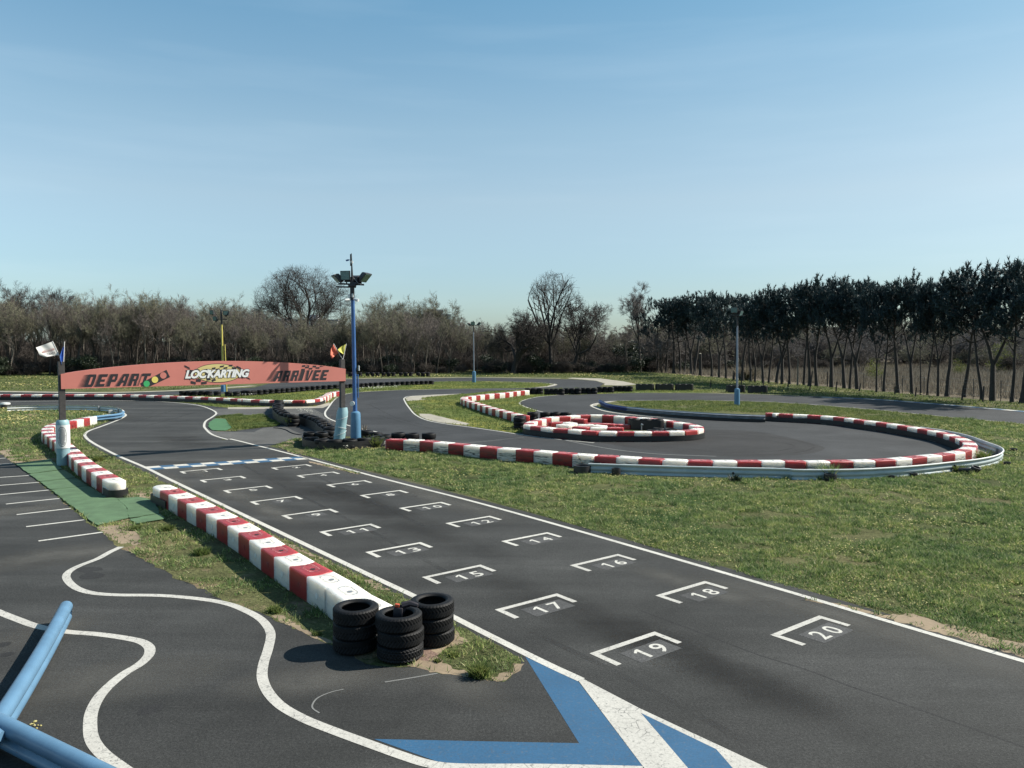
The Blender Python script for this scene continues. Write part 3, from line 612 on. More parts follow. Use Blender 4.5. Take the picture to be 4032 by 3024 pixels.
# ------------------------------------------------------------------ water filled barrier blocks
def block_outline(L, Wd, ins=0.0, n=7, arc=.07, end=False):
    """plan of a block: rounded nose at +x fits the hollow tail at -x"""
    pts = []; hw = Wd / 2 - ins
    for i in range(n):
        y = -hw + 2 * hw * i / (n - 1); q = 1 - (y / (Wd / 2)) ** 2; pts.append((L / 2 - ins + arc * q - arc * .3, y))
    for i in range(n):
        y = hw - 2 * hw * i / (n - 1); q = 1 - (y / (Wd / 2)) ** 2; pts.append((-L / 2 + ins + (arc * q - arc * .3 if not end else .10 - .22 * q), y))
    return pts
def block_body(L, Wd=.48, Hh=.45, end=False):
    mb = MB(); levels = [(0.0, 0.012), (.02, 0.0), (Hh - .035, .002), (Hh - .014, .007), (Hh - .004, .017), (Hh, .032)]
    rings = [[(x, y, z) for x, y in block_outline(L, Wd, ins, end=end)] for z, ins in levels]; n = len(rings[0])
    vs = [p for r in rings for p in r]; fs = []
    for i in range(len(rings) - 1):
        for k in range(n): fs.append((i * n + k, i * n + (k + 1) % n, (i + 1) * n + (k + 1) % n, (i + 1) * n + k))
    o = (len(rings) - 1) * n; h = n // 2
    for k in range(h - 1): fs.append((o + k, o + k + 1, o + n - 2 - k, o + n - 1 - k))
    fs.append(tuple(range(n - 1, -1, -1)))
    mb.add(vs, fs); return mb
def stadium(cx, L, Wd, z, mi, mb, th=.012):
    """raised oblong rim on a block's lid"""
    n = 10; pts = []
    for i in range(n + 1): a = -math.pi / 2 + math.pi * i / n; pts.append((cx + L / 2 + Wd / 2 * math.cos(a), Wd / 2 * math.sin(a), z))
    for i in range(n + 1): a = math.pi / 2 + math.pi * i / n; pts.append((cx - L / 2 + Wd / 2 * math.cos(a), Wd / 2 * math.sin(a), z))
    mb.tube(pts + [pts[0]], th * .6, 5, mi, False)
PROTO = {}
def make_block(L, colour, detail, scuff=False, end=False):
    key = (round(L, 2), colour, detail, scuff, end)
    if key in PROTO: return copy_tree(PROTO[key])
    m = M[{'red': 'red', 'white': 'whiteplastic'}[colour]] if not scuff else M[colour + '_scuffed']
    root = thing('barrier_block', '', 'barrier')
    block_body(L - .012, end=end).build('body', m, root, True)
    if detail > 0:
        mb = MB(); stadium(-.01, L * .34, .20, .452, 0, mb); mb.build('lid_rim', m, root, True)
        mb = MB(); mb.disc((L * .08, 0, .4515), (0, 0, 1), .045, .006, 14); mb.build('filler_hole', M['hole' if colour == 'red' else 'galv'], root)
    if detail > 1:
        for s in (1, -1):
            mb = MB(); mb.disc((0.02, s * .2405, .22), (0, 1, 0), .047, .008, 18); mb.build('side_plug', M['plug'] if colour == 'white' else m, root, True)
    PROTO[key] = root; return root
ROWS = {}
def barrier_row(key, pts, colours, label, group, detail=0, scuff=False, closed=False, n=None, sm=8, pitch=.79, zoff=0.0):
    P = smooth_path(pts, sm, closed); P = [V3(p.x, p.y) for p in P]; L = plen(P + ([P[0]] if closed else []))
    if n is None: n = max(1, round(L / pitch))
    if closed and n % 2: n += 1
    Q, _ = resample(P, n, closed); ROWS[key] = (P, Q, closed)
    seq = [(colours[i] if i < len(colours) else colours[i % 2]) if len(colours) > 2 else colours[i % 2] for i in range(n)]
    for i in range(n):
        a, b = Q[i], Q[i + 1]; d = b - a; o = make_block(d.length if n < 60 else round(d.length, 1), {'r': 'red', 'w': 'white'}[seq[i]], detail, scuff, i == 0 and key in ('grid', 'bend'))
        c = (a + b) / 2; o.location = (c.x, c.y, zoff); o.rotation_euler = (0, 0, math.atan2(d.y, d.x))
        o['label'] = label(nth(i + 1), {'r': 'red', 'w': 'white'}[seq[i]]); o['group'] = group
        if n < 60: o['category'] = 'barrier'
    return n
def belt(label, pts, side, z0, z1, group='black rubber belts along the barriers', t=.02, closed=False, off=.262, mat='belt'):
    P = [V3(p.x, p.y) for p in pts]
    if closed: P = P + [P[0], P[1]]
    A = offset(P, side * off); B = offset(P, side * (off + t))
    vs = []; fs = []
    for a, b in zip(A, B): vs += [(a.x, a.y, z0), (b.x, b.y, z0), (b.x, b.y, z1), (a.x, a.y, z1)]
    for i in range(len(A) - 1):
        for k in range(4): fs.append((4 * i + k, 4 * i + (k + 1) % 4, 4 * i + 4 + (k + 1) % 4, 4 * i + 4 + k))
    fs += [(3, 2, 1, 0), tuple(4 * (len(A) - 1) + k for k in range(4))]
    mb = MB(); mb.add(vs, fs); tag(mb.build('rubber_belt', M[mat], None, True), label, 'belt', group)
TZ = .45
# row beside the starting grid (from the gap to the near tyre stacks)
r2 = path('F 1400,688 1560,760 1840,897 2130,1052 G 480,1272 700,1402 940,1532 I 830,128 1120,285', TZ)
barrier_row('grid', r2, 'wrwrwrwrwrwrwrwww', lambda n, c: f'{c} barrier block, {n} from the gap in the row beside the starting grid', 'barrier blocks beside the starting grid', 2, n=17)
# row curving from the gap round the banner post to the blue rail
r1 = path('F 1025,655 960,620 880,572 760,497 690,442 655,408 585,345 500,280 445,245 412,215 415,190 445,165 495,147 560,133 640,122 720,104 808,88', TZ)
L1 = plen(smooth_path(r1, 8)); n1 = round(L1 / .79); n1 += (n1 + 1) % 2
barrier_row('bend', r1, 'wr', lambda n, c: f'{c} barrier block, {n} from the gap in the row curving behind the banner post', 'barrier blocks round the near bend', 2, n=n1)
# long row between the tyre ring and the hairpin, round the loop and back
r3 = path('L 500,505 600,507 727,512 858,520 985,535 1113,545 1250,560 1390,572 1545,587 1705,595 1873,612 2045,625 N 235,641 418,650 610,661 808,675 1018,686 1235,692 1443,695 1655,695 1865,695 2072,695 O 232,698 440,697 655,694 845,689 995,683 1130,673 1262,658 1385,648 1505,635 1615,618 1690,598 1735,575 1748,553 1725,530 1680,505 1620,483 1500,447 1335,416 1155,386 980,361 812,341 635,317 420,300 195,289 0,280 N 1900,279 1805,278', TZ)
n3 = round(plen(smooth_path(r3, 8)) / .79); n3 += (n3 + 1) % 2
r3b = [p + V3(0, 0) for p in r3]
barrier_row('hairpin', r3b, 'rw', lambda n, c: f'{c} barrier block, {n} from the tyre ring along the hairpin row', 'barrier blocks round the hairpin', 1, True, n=n3)
# closed ring of blocks
r5 = path('M 262,290 300,302 400,314 540,332 683,339 843,353 1018,363 1197,366 1378,366 1560,366 1716,363 1853,358 1960,350 2030,333 2025,312 1965,295 1900,280 1805,268 1715,250 1625,240 1510,227 1400,220 1280,210 1163,201 1033,194 910,191 800,195 700,203 605,208 500,215 430,228 370,243 310,262 275,275', TZ)
n5 = round(plen(smooth_path(r5, 6, True) + [r5[0]]) / .79)
barrier_row('ring', r5, 'wr', lambda n, c: f'{c} barrier block, {n} anticlockwise from the left tip of the oval ring', 'barrier blocks of the oval ring', 1, closed=True, n=n5, sm=6)
# zigzag: the far leg and the near leg
r4 = path('C 610,1186 543,1192 475,1200 400,1209 315,1216 225,1225 120,1238 75,1244 55,1252 62,1262 85,1271 120,1284 180,1300 245,1320 310,1339 393,1360 492,1386 600,1408', TZ)
n4 = round(plen(smooth_path(r4, 8)) / .79)
barrier_row('zigzag', r4, 'wr', lambda n, c: f'{c} barrier block, {n} from the far end of the hooked row on the grass', 'barrier blocks of the hooked row', 0, n=n4)
# distant row round the far side of the first bend
r6 = path('A -180,1226 0,1224 240,1224 500,1223 800,1222 1085,1224 1380,1232 1670,1242 1920,1252 2140,1264 B 107,1262 285,1270 475,1274 680,1273 755,1265 793,1257 815,1246 850,1231 872,1212 915,1201 975,1192', TZ)
n6 = round(plen(smooth_path(r6, 8)) / .83)
barrier_row('far', r6, 'rw', lambda n, c: f'{c} barrier block, {n} from the left in the distant row behind the banner', 'barrier blocks of the distant row', 0, n=n6)
# loose blocks lying inside the ring
for i, (c, x0, y0, x1, y1) in enumerate((('red', 712, 232, 876, 240), ('red', 880, 250, 1005, 250), ('red', 1010, 253, 1165, 258), ('red', 1165, 260, 1330, 265), ('red', 508, 272, 610, 268), ('white', 565, 288, 735, 302),
                                        ('white', 610, 262, 775, 288), ('red', 735, 310, 900, 325), ('white', 905, 325, 1075, 325), ('white', 790, 296, 930, 296), ('white', 930, 296, 1060, 312), ('red', 1080, 326, 1238, 326))):
    a, b = g('M', x0, y0, .40), g('M', x1, y1, .40); d = b - a; o = make_block(.80, c, 1); cc = (a + b) / 2; o.location = (cc.x, cc.y, -.2 if i in (1, 2, 3) else -.04)
    o.rotation_euler = (0, 0, math.atan2(d.y, d.x))
    o['label'] = f'loose {c} barrier block lying inside the oval ring, ' + ['long one at its upper left', 'second along the back wall', 'third along the back wall', 'fourth along the back wall', 'left of the white pair', 'lying lengthwise at far left',
        'crossed behind the leftmost white one', 'in front between two white ones', 'front one left of the end block', 'in the middle of the pile', 'behind the front white one', 'at the right end of the pile'][i]
    o['group'] = 'loose blocks inside the ring'
P, Q, _ = ROWS['ring']; belt('black double rubber belt wrapped round the base of the oval ring', P, -1, .02, .262, closed=True, off=.25)
P, Q, _ = ROWS['hairpin']; h = int(len(P) * .545)
belt('long black rubber belt along the inner face of the hairpin row', P[h:], 1, .02, .25, off=.262)
P, Q, _ = ROWS['far']; h = int(len(P) * .80); belt('black rubber belt under the distant red and white row', P[:h], -1, .02, .25, off=.245)
P, Q, _ = ROWS['grid']; e = P[:4]
def cap_belt(label, c, d, w=.252, deep=.35):
    d = d.normalized(); n = Vector((-d.y, d.x, 0)); pts = [c - d * deep + n * w]
    for i in range(13): a = math.pi * i / 12; pts.append(c + n * w * math.cos(a) + d * (-.02 + .19 * math.sin(a)))
    pts.append(c - d * deep - n * w)
    belt(label, pts, 1 if (pts[1] - pts[0]).cross(c - pts[0]).z < 0 else -1, .005, .235, 'black rubber end wraps', .02, off=.0)
Qg = ROWS['grid'][1]; cap_belt('black rubber wrap round the gap end of the grid row', Qg[0], Qg[0] - Qg[1], deep=1.3)
Qb = ROWS['bend'][1]; cap_belt('black rubber wrap round the gap end of the bend row', Qb[0], Qb[0] - Qb[1], deep=.55)
# ------------------------------------------------------------------ tyres
def tyre_mesh(fine, rad=.315, w=.195, seed=0):
    seg = 200 if fine else 22; mb = MB(); R0 = rad; hw = w / 2
    prof = [(R0 * .62, -hw * .74), (R0 * .66, -hw * .90), (R0 * .74, -hw * .99), (R0 * .76, -hw * .96), (R0 * .84, -hw), (R0 * .93, -hw * .93), (R0 * .975, -hw * .80)] if fine else \
           [(R0 * .62, -hw * .74), (R0 * .72, -hw * .97), (R0 * .86, -hw), (R0 * .96, -hw * .84)]
    tz = np.linspace(-.72, .72, 13) if fine else np.array([-.6, .6])
    tread = [(R0, z * hw) for z in tz]; up = [(r, -z) for r, z in prof[::-1]]
    inner = [(R0 * .64, hw * .55), (R0 * .86, hw * .6), (R0 * .9, 0), (R0 * .86, -hw * .6), (R0 * .64, -hw * .55)]
    loop = prof + tread + up + inner; n = len(loop); vs = []; a0 = len(prof); a1 = a0 + len(tread)
    for k in range(seg):
        a = 2 * math.pi * k / seg
        for i, (r, z) in enumerate(loop):
            if fine and a0 <= i < a1:
                q = (k / 5 + abs(z) / hw * 1.5) % 1.0
                if seed % 3 == 2: q = (k / 5 + (0.5 if (z / hw * 3) % 2 > 1 else 0)) % 1.0
                if q < .27 or (seed % 3 == 2 and abs(((z / hw + 1) * 3) % 1.0 - .5) < .1): r -= .011
            if fine and i in (a0 - 2, a1 + 1): r -= .008 if k % 5 == 0 else 0
            vs.append((r * math.cos(a), r * math.sin(a), z + hw))
    fs = []
    for k in range(seg):
        k2 = (k + 1) % seg
        for i in range(n): fs.append((k * n + i, k2 * n + i, k2 * n + (i + 1) % n, k * n + (i + 1) % n))
    mb.add(vs, fs); return mb
TY = {}
def tyre(kind, label, x, y, z, rz=0, tilt=(0, 0), group=None, s=1.0):
    if kind not in TY:
        o = tyre_mesh(kind.startswith('fine'), *{'fine_a': (.315, .205, 0), 'fine_b': (.315, .20, 2), 'low': (.315, .19, 0), 'mid': (.315, .215, 0)}[kind]).build('tyre', M['rubber'], None, True); TY[kind] = o
    else: o = TY[kind].copy(); COL.objects.link(o)
    o.location = (x, y, z); o.rotation_euler = (tilt[0], tilt[1], rz); o.scale = (s, s, s) if not hasattr(s, '__len__') else s
    tag(o, label, 'tyre', group); return o
rng = random.Random(5)
GT_ = 'tyres of the near stacks'
LEV = ['bottom', 'middle', 'top']
for (v, px, py), nm, kinds in ((('I', 885, 700), 'left near stack against the barrier end', ('fine_a', 'fine_a', 'fine_a')),
                               (('I', 1275, 772), 'front near stack holding a broken marker', ('fine_b', 'fine_a', 'fine_a')),
                               (('I', 1545, 634), 'right near stack beside the white track line', ('fine_a', 'fine_a', 'fine_a'))):
    p = g(v, px, py); c = p + p.normalized() * .315
    for i in range(3):
        tyre(kinds[i], f'{LEV[i]} tyre of the {nm}', c.x + rng.uniform(-.018, .018), c.y + rng.uniform(-.018, .018), .018 + i * .203, rng.uniform(0, 6), (rng.uniform(-.01, .01), rng.uniform(-.01, .01)), GT_)
    if 'front' in nm: FRONT = c
# broken marker standing in the front stack
mk = thing('broken_marker', 'broken black marker post with an orange top stuck in the front tyre stack', 'marker', (FRONT.x - .03, FRONT.y + .02, .44))
mb = MB(); mb.box((0, 0, .12), (.13, .07, .24), 0, Matrix.Rotation(.06, 3, 'Y'), .02); mb.box((.05, .03, .20), (.10, .03, .1), 0, Matrix.Rotation(.5, 3, 'Y'), .008); mb.build('body', M['black'], mk, True)
mb = MB(); mb.box((-.01, 0, .262), (.06, .045, .045), 0, Matrix.Rotation(.1, 3, 'Y'), .006); mb.build('orange_top', plain('orange_plastic', (.62, .10, .04), .5), mk, True)
mb = MB(); mb.tube([(.05, .03, .25), (.16, .05, .275), (.27, .03, .25)], [.05, .045, .03], 8); mb.build('flap', M['black'], mk, True)

def stack(c, tiers, label, group, kind='mid', h=.2, tilt=0.0, z0=.0, wob=.02):
    for i in range(tiers):
        nm = {1: ('single',), 2: ('lower', 'upper'), 3: LEV}[tiers][i]
        t = (rng.uniform(-tilt, tilt), rng.uniform(-tilt, tilt)) if i == tiers - 1 else (0, 0)
        tyre(kind, label(nm), c.x + rng.uniform(-wob, wob), c.y + rng.uniform(-wob, wob), z0 + i * h, rng.uniform(0, 6), t, group, (1, 1, h / {'mid': .21, 'low': .188}[kind]))
def top(v, x, y, z): p = g(v, x, y, z); return V3(p.x, p.y)
# ring of tyres round the lamp mast
ring = [(645, 468), (655, 525), (785, 548), (930, 553), (1100, 547), (1262, 533), (1420, 516), (1500, 498), (1390, 470), (1290, 448), (870, 452), (770, 468)]
gr = 'tyres ringed round the lamp mast'
for i, (x, y) in enumerate(ring):
    stack(top('V', x, y, .42), 2, lambda l, i=i: f'{l} tyre, {nth(i + 1)} counted anticlockwise from the left in the ring round the mast', gr, h=.205, tilt=.07)
belt('black rubber belt round the front of the tyre ring at the mast', [Vector((p.x, p.y, 0)) for p in smooth_path([top('V', x, y, .42) for x, y in ring[:8]], 4)], -1, .0, .33, 'belts round the tyre walls', off=.305)
stack(top('V', 905, 505, .25), 1, lambda l: 'single tyre lying inside the ring at the foot of the leaning pad', gr, tilt=.1)
# winding wall of overlapping tyre stacks
wall = [(283, 103), (290, 118), (268, 134), (272, 150), (282, 168), (276, 187), (295, 206), (318, 226), (350, 246), (400, 262), (450, 275)]
for i, (x, y) in enumerate(wall):
    stack(top('V', x, y, .60), 3 if i > 5 else 2, lambda l, i=i: f'{l} tyre of the {nth(i + 1)} stack from the far end of the winding tyre wall', 'tyres of the winding wall', h=.2, tilt=.1, z0=0 if i > 5 else .2)
wall2 = [(580, 268), (628, 284), (680, 300), (725, 316), (762, 334), (785, 352), (800, 372), (838, 392), (872, 412)]
for i, (x, y) in enumerate(wall2):
    stack(top('V', x, y, .52), 3 if i > 5 else 2, lambda l, i=i: f'{l} tyre of the {nth(i + 1)} stack in the tyre wall ending behind the mast pad', 'tyres of the wall by the mast', h=.175 if i > 5 else .2, tilt=.1, z0=0 if i > 5 else .16)
def wall_belt(label, pts, z1, side):
    belt(label, [Vector((p.x, p.y, 0)) for p in smooth_path(pts, 3)], side, .0, z1, 'belts round the tyre walls', off=.30)
wall_belt('worn rubber belt along the face of the winding tyre wall', [top('V', x, y, .6) for x, y in wall], .46, -1)
wall_belt('worn rubber belt along the face of the tyre wall by the mast', [top('V', x, y, .52) for x, y in wall2], .42, -1)
for i, (x, y) in enumerate(((1655, 478), (1812, 485), (2000, 482))):
    stack(top('V', x, y, .48), 2, lambda l, i=i: f'{l} tyre of the {("left", "middle", "right")[i]} stack right of the mast ring, behind the barrier row', 'tyre stacks behind the hairpin row', h=.24, tilt=.04)
for i, (x, y) in enumerate(((180, 205), (172, 222))):
    for j in range(3): tyre('mid', f'{LEV[j]} tyre of the {("farther", "nearer")[i]} stack at the left tip of the barrier ring', *top('M', x, y, .62)[:2], .02 + .2 * j, 0, (0, 0), 'tyre stacks at the ring tip')
for i, (x, y) in enumerate(((310, 163), (440, 163), (545, 162), (655, 163))):
    stack(top('M', x, y, .50), 2, lambda l, i=i: f'{l} tyre of the {nth(i + 1)} stack from the left beyond the barrier ring', 'tyre stacks beyond the ring', h=.24, tilt=.05)
for i, (x, y) in enumerate(((1555, 340), (1680, 345), (1790, 342), (1735, 328), (1620, 322))):
    stack(top('M', x, y, .24), 1, lambda l, i=i: 'tyre lying flat inside the oval ring, ' + ('leftmost of five', 'front middle of five', 'rightmost of five', 'rear right of five', 'rear left of five')[i], 'tyres lying inside the ring', tilt=.05)
# distant lines of tyres
tl = [(170, 1187), (220, 1184), (270, 1182), (320, 1179), (372, 1175), (425, 1171), (468, 1168), (512, 1165), (555, 1162), (595, 1159), (640, 1155), (690, 1151), (735, 1148), (780, 1145), (833, 1142), (885, 1139), (935, 1136), (980, 1134), (1020, 1132), (1065, 1130), (1120, 1127), (1160, 1124), (1200, 1122), (1240, 1119),
      (1285, 1117), (1335, 1115), (1385, 1113), (1430, 1111), (1475, 1109), (1518, 1108), (1560, 1107), (1600, 1105), (1643, 1104), (1684, 1103), (1724, 1102), (1764, 1101)]
for i, (x, y) in enumerate(tl):
    stack(top('B', x, y + 2, .46), 2, lambda l, i=i: f'{l} tyre of the {nth(i + 1)} stack from the left in the long distant tyre line', 'tyres of the long distant line', 'low', .23, .03)
for i, (x, y) in enumerate(((1590, 1194), (1650, 1194), (1705, 1194), (1765, 1193), (1820, 1193), (1890, 1195), (1990, 1198), (2060, 1198), (2125, 1190), (2190, 1190))):
    stack(top('A', x, y, .44), 2, lambda l, i=i: f'{l} tyre of the {nth(i + 1)} stack from the left around the yellow lamp post', 'tyres at the yellow lamp post', 'low', .22, .08)
for j, x0 in enumerate((1037, 1188, 1328, 1478, 1628)):
    for i in range(3):
        stack(top('B', x0 + 22 + i * 43, 1032, .62), 2, lambda l, i=i, j=j: f'{l} tyre, {("left", "middle", "right")[i]} stack of the {nth(j + 1)} bundle in the farthest tyre row', 'tyres of the farthest row', 'low', .30, .03, z0=.02)
b3 = [(590, 748, 1166, 3), (765, 925, 1170, 4), (928, 1075, 1166, 3), (1078, 1215, 1163, 3), (1218, 1362, 1154, 3), (1362, 1522, 1147, 4)]
for j, (x0, x1, y, n) in enumerate(b3):
    for i in range(n):
        stack(top('C', x0 + (x1 - x0) * (i + .5) / n, y + 3, .56), 2, lambda l, i=i, j=j: f'{l} tyre, {nth(i + 1)} stack of the {nth(j + 1)} bundle in the tyre row beyond the hooked barrier', 'tyres of the row beyond the hooked barrier', 'low', .27, .03, z0=.02)
def bundle(c, d, n, label, hgt=.62, lie=0.0):
    """a few tyre stacks bound by one wide belt"""
    d = d.normalized(); t = thing('bound_tyre_bundle', label, 'tyre barrier', (c.x, c.y, 0), math.atan2(d.y, d.x), 'tyre bundles bound with a belt')
    mb = MB(); hl = (n - 1) * .3; pts = []
    for i in range(13): a = -math.pi / 2 + math.pi * i / 12; pts.append((hl + .325 * math.cos(a), .325 * math.sin(a)))
    for i in range(13): a = math.pi / 2 + math.pi * i / 12; pts.append((-hl + .325 * math.cos(a), .325 * math.sin(a)))
    m = len(pts); vs = [(x, y, .03 + .01 * math.sin(i)) for i, (x, y) in enumerate(pts)] + [(x, y, hgt - .06) for x, y in pts] + [(x * .985, y * .96, hgt - .06) for x, y in pts] + [(x * .985, y * .96, .03) for x, y in pts]
    mb.add(vs, [(r * m + i, r * m + (i + 1) % m, ((r + 1) % 4) * m + (i + 1) % m, ((r + 1) % 4) * m + i) for r in range(4) for i in range(m)]); mb.build('belt', M['belt'], t, True)
    for i in range(n):
        for k in range(2):
            if hgt not in BT: o = BT[hgt] = tyre_mesh(False, .30, hgt / 2 - .005).build('tyre', M['rubber'], None, True)
            else: o = BT[hgt].copy(); COL.objects.link(o)
            o.parent = t; o.location = (-hl + i * .6, rng.uniform(-.01, .01), k * hgt / 2)
BT = {}
for (v, x0, x1, y), lb in ((('C', 1552, 1726, 1190), 'leftmost'), (('C', 1730, 1890, 1190), 'middle'), (('C', 1897, 2070, 1190), 'rightmost')):
    a, b = g(v, x0, y), g(v, x1, y); bundle((a + b) / 2 + V3(0, .3), b - a, 3, f'black belt wrapped tyre bundle, {lb} of three at the edge of the mown grass', .66)
a, b = g('D', 697, 1508), g('D', 958, 1508); bundle((a + b) / 2 + V3(0, .3), b - a, 3, 'black tyre bundle with a bulged top behind the right lamp post', .70)
a, b = g('D', 945, 1515), g('D', 1195, 1515); bundle((a + b) / 2 + V3(0, .3), b - a, 3, 'low black tyre bundle on the far track edge right of the lamp post', .70)
a, b = g('M', 1345, 345), g('M', 1630, 352); bundle((a + b) / 2 + V3(0, .15), b - a, 3, 'black belt wrapped tyre bundle standing inside the oval barrier ring', .56)

# ------------------------------------------------------------------ guard rails
WPROF = [(.06 - .06 * math.cos(4 * math.pi * i / 28) if 0 < i < 28 else 0.0, .32 * i / 28 + .012 * math.sin(4 * math.pi * i / 28)) for i in range(29)]
WROLL = [(.062 * math.cos(a), .07 + .062 * math.sin(a)) for a in np.linspace(R(-100), R(40), 9)] + [(.02, .135), (.025, .15)] + [(-.01 + .088 * math.cos(a), .235 + .088 * math.sin(a)) for a in np.linspace(R(-52), R(165), 15)]
def wbeam(mb, pts, z0, side=1, mi=None, k=1.0, t=.006, amp=1.0, WPROF=WPROF):
    P = [V3(p.x, p.y) for p in pts]; n = len(WPROF); prof = [(a * k * amp, b * k) for a, b in WPROF] + [(a * k * amp - t, b * k) for a, b in WPROF[::-1]]; m = len(prof)
    rings = [offset(P, side * a) for a, _ in prof]; vs = []
    zz = z0 if hasattr(z0, '__len__') else [z0] * len(P)
    for i in range(len(P)):
        for j in range(m): q = rings[j][i]; vs.append((q.x, q.y, zz[i] + prof[j][1]))
    for i in range(len(P) - 1):
        mb.add([], [])
    o = len(mb.v); mb.v += vs
    for i in range(len(P) - 1):
        for j in range(m):
            mb.f.append((o + i * m + j, o + i * m + (j + 1) % m, o + (i + 1) * m + (j + 1) % m, o + (i + 1) * m + j)); mb.m.append(mi(i / (len(P) - 1)) if mi else 0)
    mb.f.append(tuple(o + j for j in range(m - 1, -1, -1))); mb.m.append(mi(0) if mi else 0)
    mb.f.append(tuple(o + (len(P) - 1) * m + j for j in range(m))); mb.m.append(mi(1) if mi else 0)
def rail_posts(t, pts, hgt, every, side, name='post', r=.045):
    Q, L = resample(pts, max(2, round(plen(pts) / every)))
    for i, q in enumerate(Q[1:-1]):
        d = (Q[i + 2] - Q[i]).normalized(); n = Vector((-d.y, d.x, 0)) * -side * .07; mb = MB(); mb.box((q.x + n.x, q.y + n.y, hgt / 2), (.1, .08, hgt), 0, Matrix.Rotation(math.atan2(d.y, d.x), 3, 'Z'), .006); mb.build(name, M['galv'], t)
# paddock corner rails, bottom left
def bolts(mb, pts, zs, side, out=.075):
    for p, d in pts:
        n = Vector((-d.y, d.x, 0)).normalized() * side
        for z in zs: mb.disc(Vector((p.x, p.y, z)) + n * out, n, .018, .02, 8)
t = thing('guard_rail', 'light blue steel guard rail leading away into the paddock, its end cut square', 'guard rail')
a = at(*src('H', 583, 205), .33); b = at(*src('H', 5, 1150), .33); dd = (b - a).normalized(); pr = [V3(a.x, a.y), V3(b.x, b.y) + V3(dd.x, dd.y) * .35]
pr, _ = resample(pr, 14); pr = [q + V3(-dd.y, dd.x) * .03 * (1 - (2 * i / 14 - 1) ** 2) for i, q in enumerate(pr)]; mb = MB(); wbeam(mb, pr, .012, 1, k=1.0, WPROF=WROLL); mb.build('beam', M['rail_blue'], t, True)
t = thing('guard_rail', 'darker blue steel guard rail crossing the bottom left corner', 'guard rail')
a = at(*src('H', 40, 1232), .345); b = at(*src('H', 880, 1640), .345); dd = (b - a).normalized(); pr = [V3(a.x, a.y) - V3(dd.x, dd.y) * .25, V3(b.x, b.y) + V3(dd.x, dd.y) * 2.2]
pr, _ = resample(pr, 14); mb = MB(); wbeam(mb, pr, .02, -1, k=1.02, WPROF=WROLL); mb.build('beam', M['rail_blue'], t, True)
mb = MB(); bolts(mb, [(pr[1], pr[2] - pr[1]), (pr[2], pr[3] - pr[2])], [.10, .25], -1, .05); mb.build('bolt', M['galv'], t, True)
rail_posts(t, pr, .25, 1.5, -1)
mb = MB(); p = at(*src('H', -12, 1375), .28); mb.tube([(p.x - .3, p.y, .26), (p.x - .05, p.y + .02, .26), (p.x + .02, p.y + .02, .26)], [.09, .09, .05], 14)
tag(mb.build('rail_buffer', M['rail_blue'], None, True), 'rounded pale blue buffer end at the left picture edge', 'buffer')
mb = MB()
for x, y, r in ((305, 1262, .022), (275, 1285, .014), (300, 1297, .014), (330, 1297, .009), (355, 1300, .013), (320, 1323, .012), (292, 1283, .009), (262, 1290, .008)):
    p = g('H', x, y); mb.lathe([(r, 0), (r * .9, .006), (r * .3, .012)], 8, 0, (p.x, p.y, .011))
tag(mb.build('fallen_petals', M['flower']), 'scatter of fallen yellow petals beside the blue rail', 'petals', kind='stuff')
# first bend rail: blue nose, white flank
t = thing('guard_rail', 'guard rail inside the first bend, blue at the nose and white along the back', 'guard rail')
pr = smooth_path(path('A 812,1412 900,1402 1000,1392 1050,1383 1067,1370 1058,1352 1020,1338 940,1327 800,1320 580,1316 300,1318 62,1325', .40), 6)
mb = MB(); wbeam(mb, pr, .08, -1, lambda f: 0 if f < .40 else 1); mb.build('beam', [M['rail_blue'], M['rail_white']], t, True); rail_posts(t, pr, .38, 3.0, -1)
for k_, (v, x, y) in enumerate((('A', 47, 1336),)):
    p = g(v, x, y + 8); mb = MB(); mb.lathe([(.30, 0), (.31, .05), (.31, .3), (.28, .36), (.1, .37)], 16); mb.build('end_buffer', M['black_metal'], t, True, (p.x, p.y, 0))
    mb = MB(); mb.lathe([(.315, .28), (.3, .38), (.12, .41)], 16); mb.build('end_cap', M['rail_white'], t, True, (p.x, p.y, 0))
p = g('A', 950, 1372); mb = MB(); mb.tube([(p.x - .5, p.y, .16), (p.x + .45, p.y - .1, .2)], .15, 12); tag(mb.build('drum', M['black_metal'], None, True), 'dark drum lying behind the blue nose of the first bend rail', 'drum')
p = g('A', 968, 1390); mb = MB(); mb.box((p.x, p.y, .12), (.28, .2, .22), 0, Matrix.Rotation(.4, 3, 'Z'), .01); tag(mb.build('concrete_block', M['wall_white']), 'small white block behind the blue nose of the first bend rail', 'block')
# hairpin rail: white band outside the barrier row
t = thing('guard_rail', 'long pale guard rail laid round the outside of the hairpin', 'guard rail')
pr = smooth_path(path('N 258,722 600,733 1000,745 1500,757 2000,768 O 200,773 400,775 650,773 850,767 1050,756 1200,746 1400,728 1600,706 1750,690 1850,676 1940,658 2005,635 2033,608 2020,585 1980,565 1880,530 1700,470 1500,430 1312,402', .32), 6)
mb = MB(); wbeam(mb, pr, .0, 1, amp=.35); mb.tube([(p.x, p.y, .318) for p in pr], .028, 8, 1); mb.build('beam', [M['rail_grey'], M['rail_white']], t, True)
mb = MB()
for x, y in ((310, 800), (373, 800), (847, 790), (1060, 783), (1120, 778), (1608, 738)):
    p = at(*src('O', x, y), .18); d = p.copy(); d.z = 0; d.normalize()
    mb.disc(p - d * .09, d, .05, .03, 10)
for x, y in ((2150, 805), (2208, 803), (1520, 800)):
    p = at(*src('N', x, y), .18); d = p.copy(); d.z = 0; d.normalize(); mb.disc(p - d * .09, d, .045, .03, 10)
mb.build('bolt_hole', M['hole'], t, True)
rail_posts(t, pr, .25, 4.0, -1)
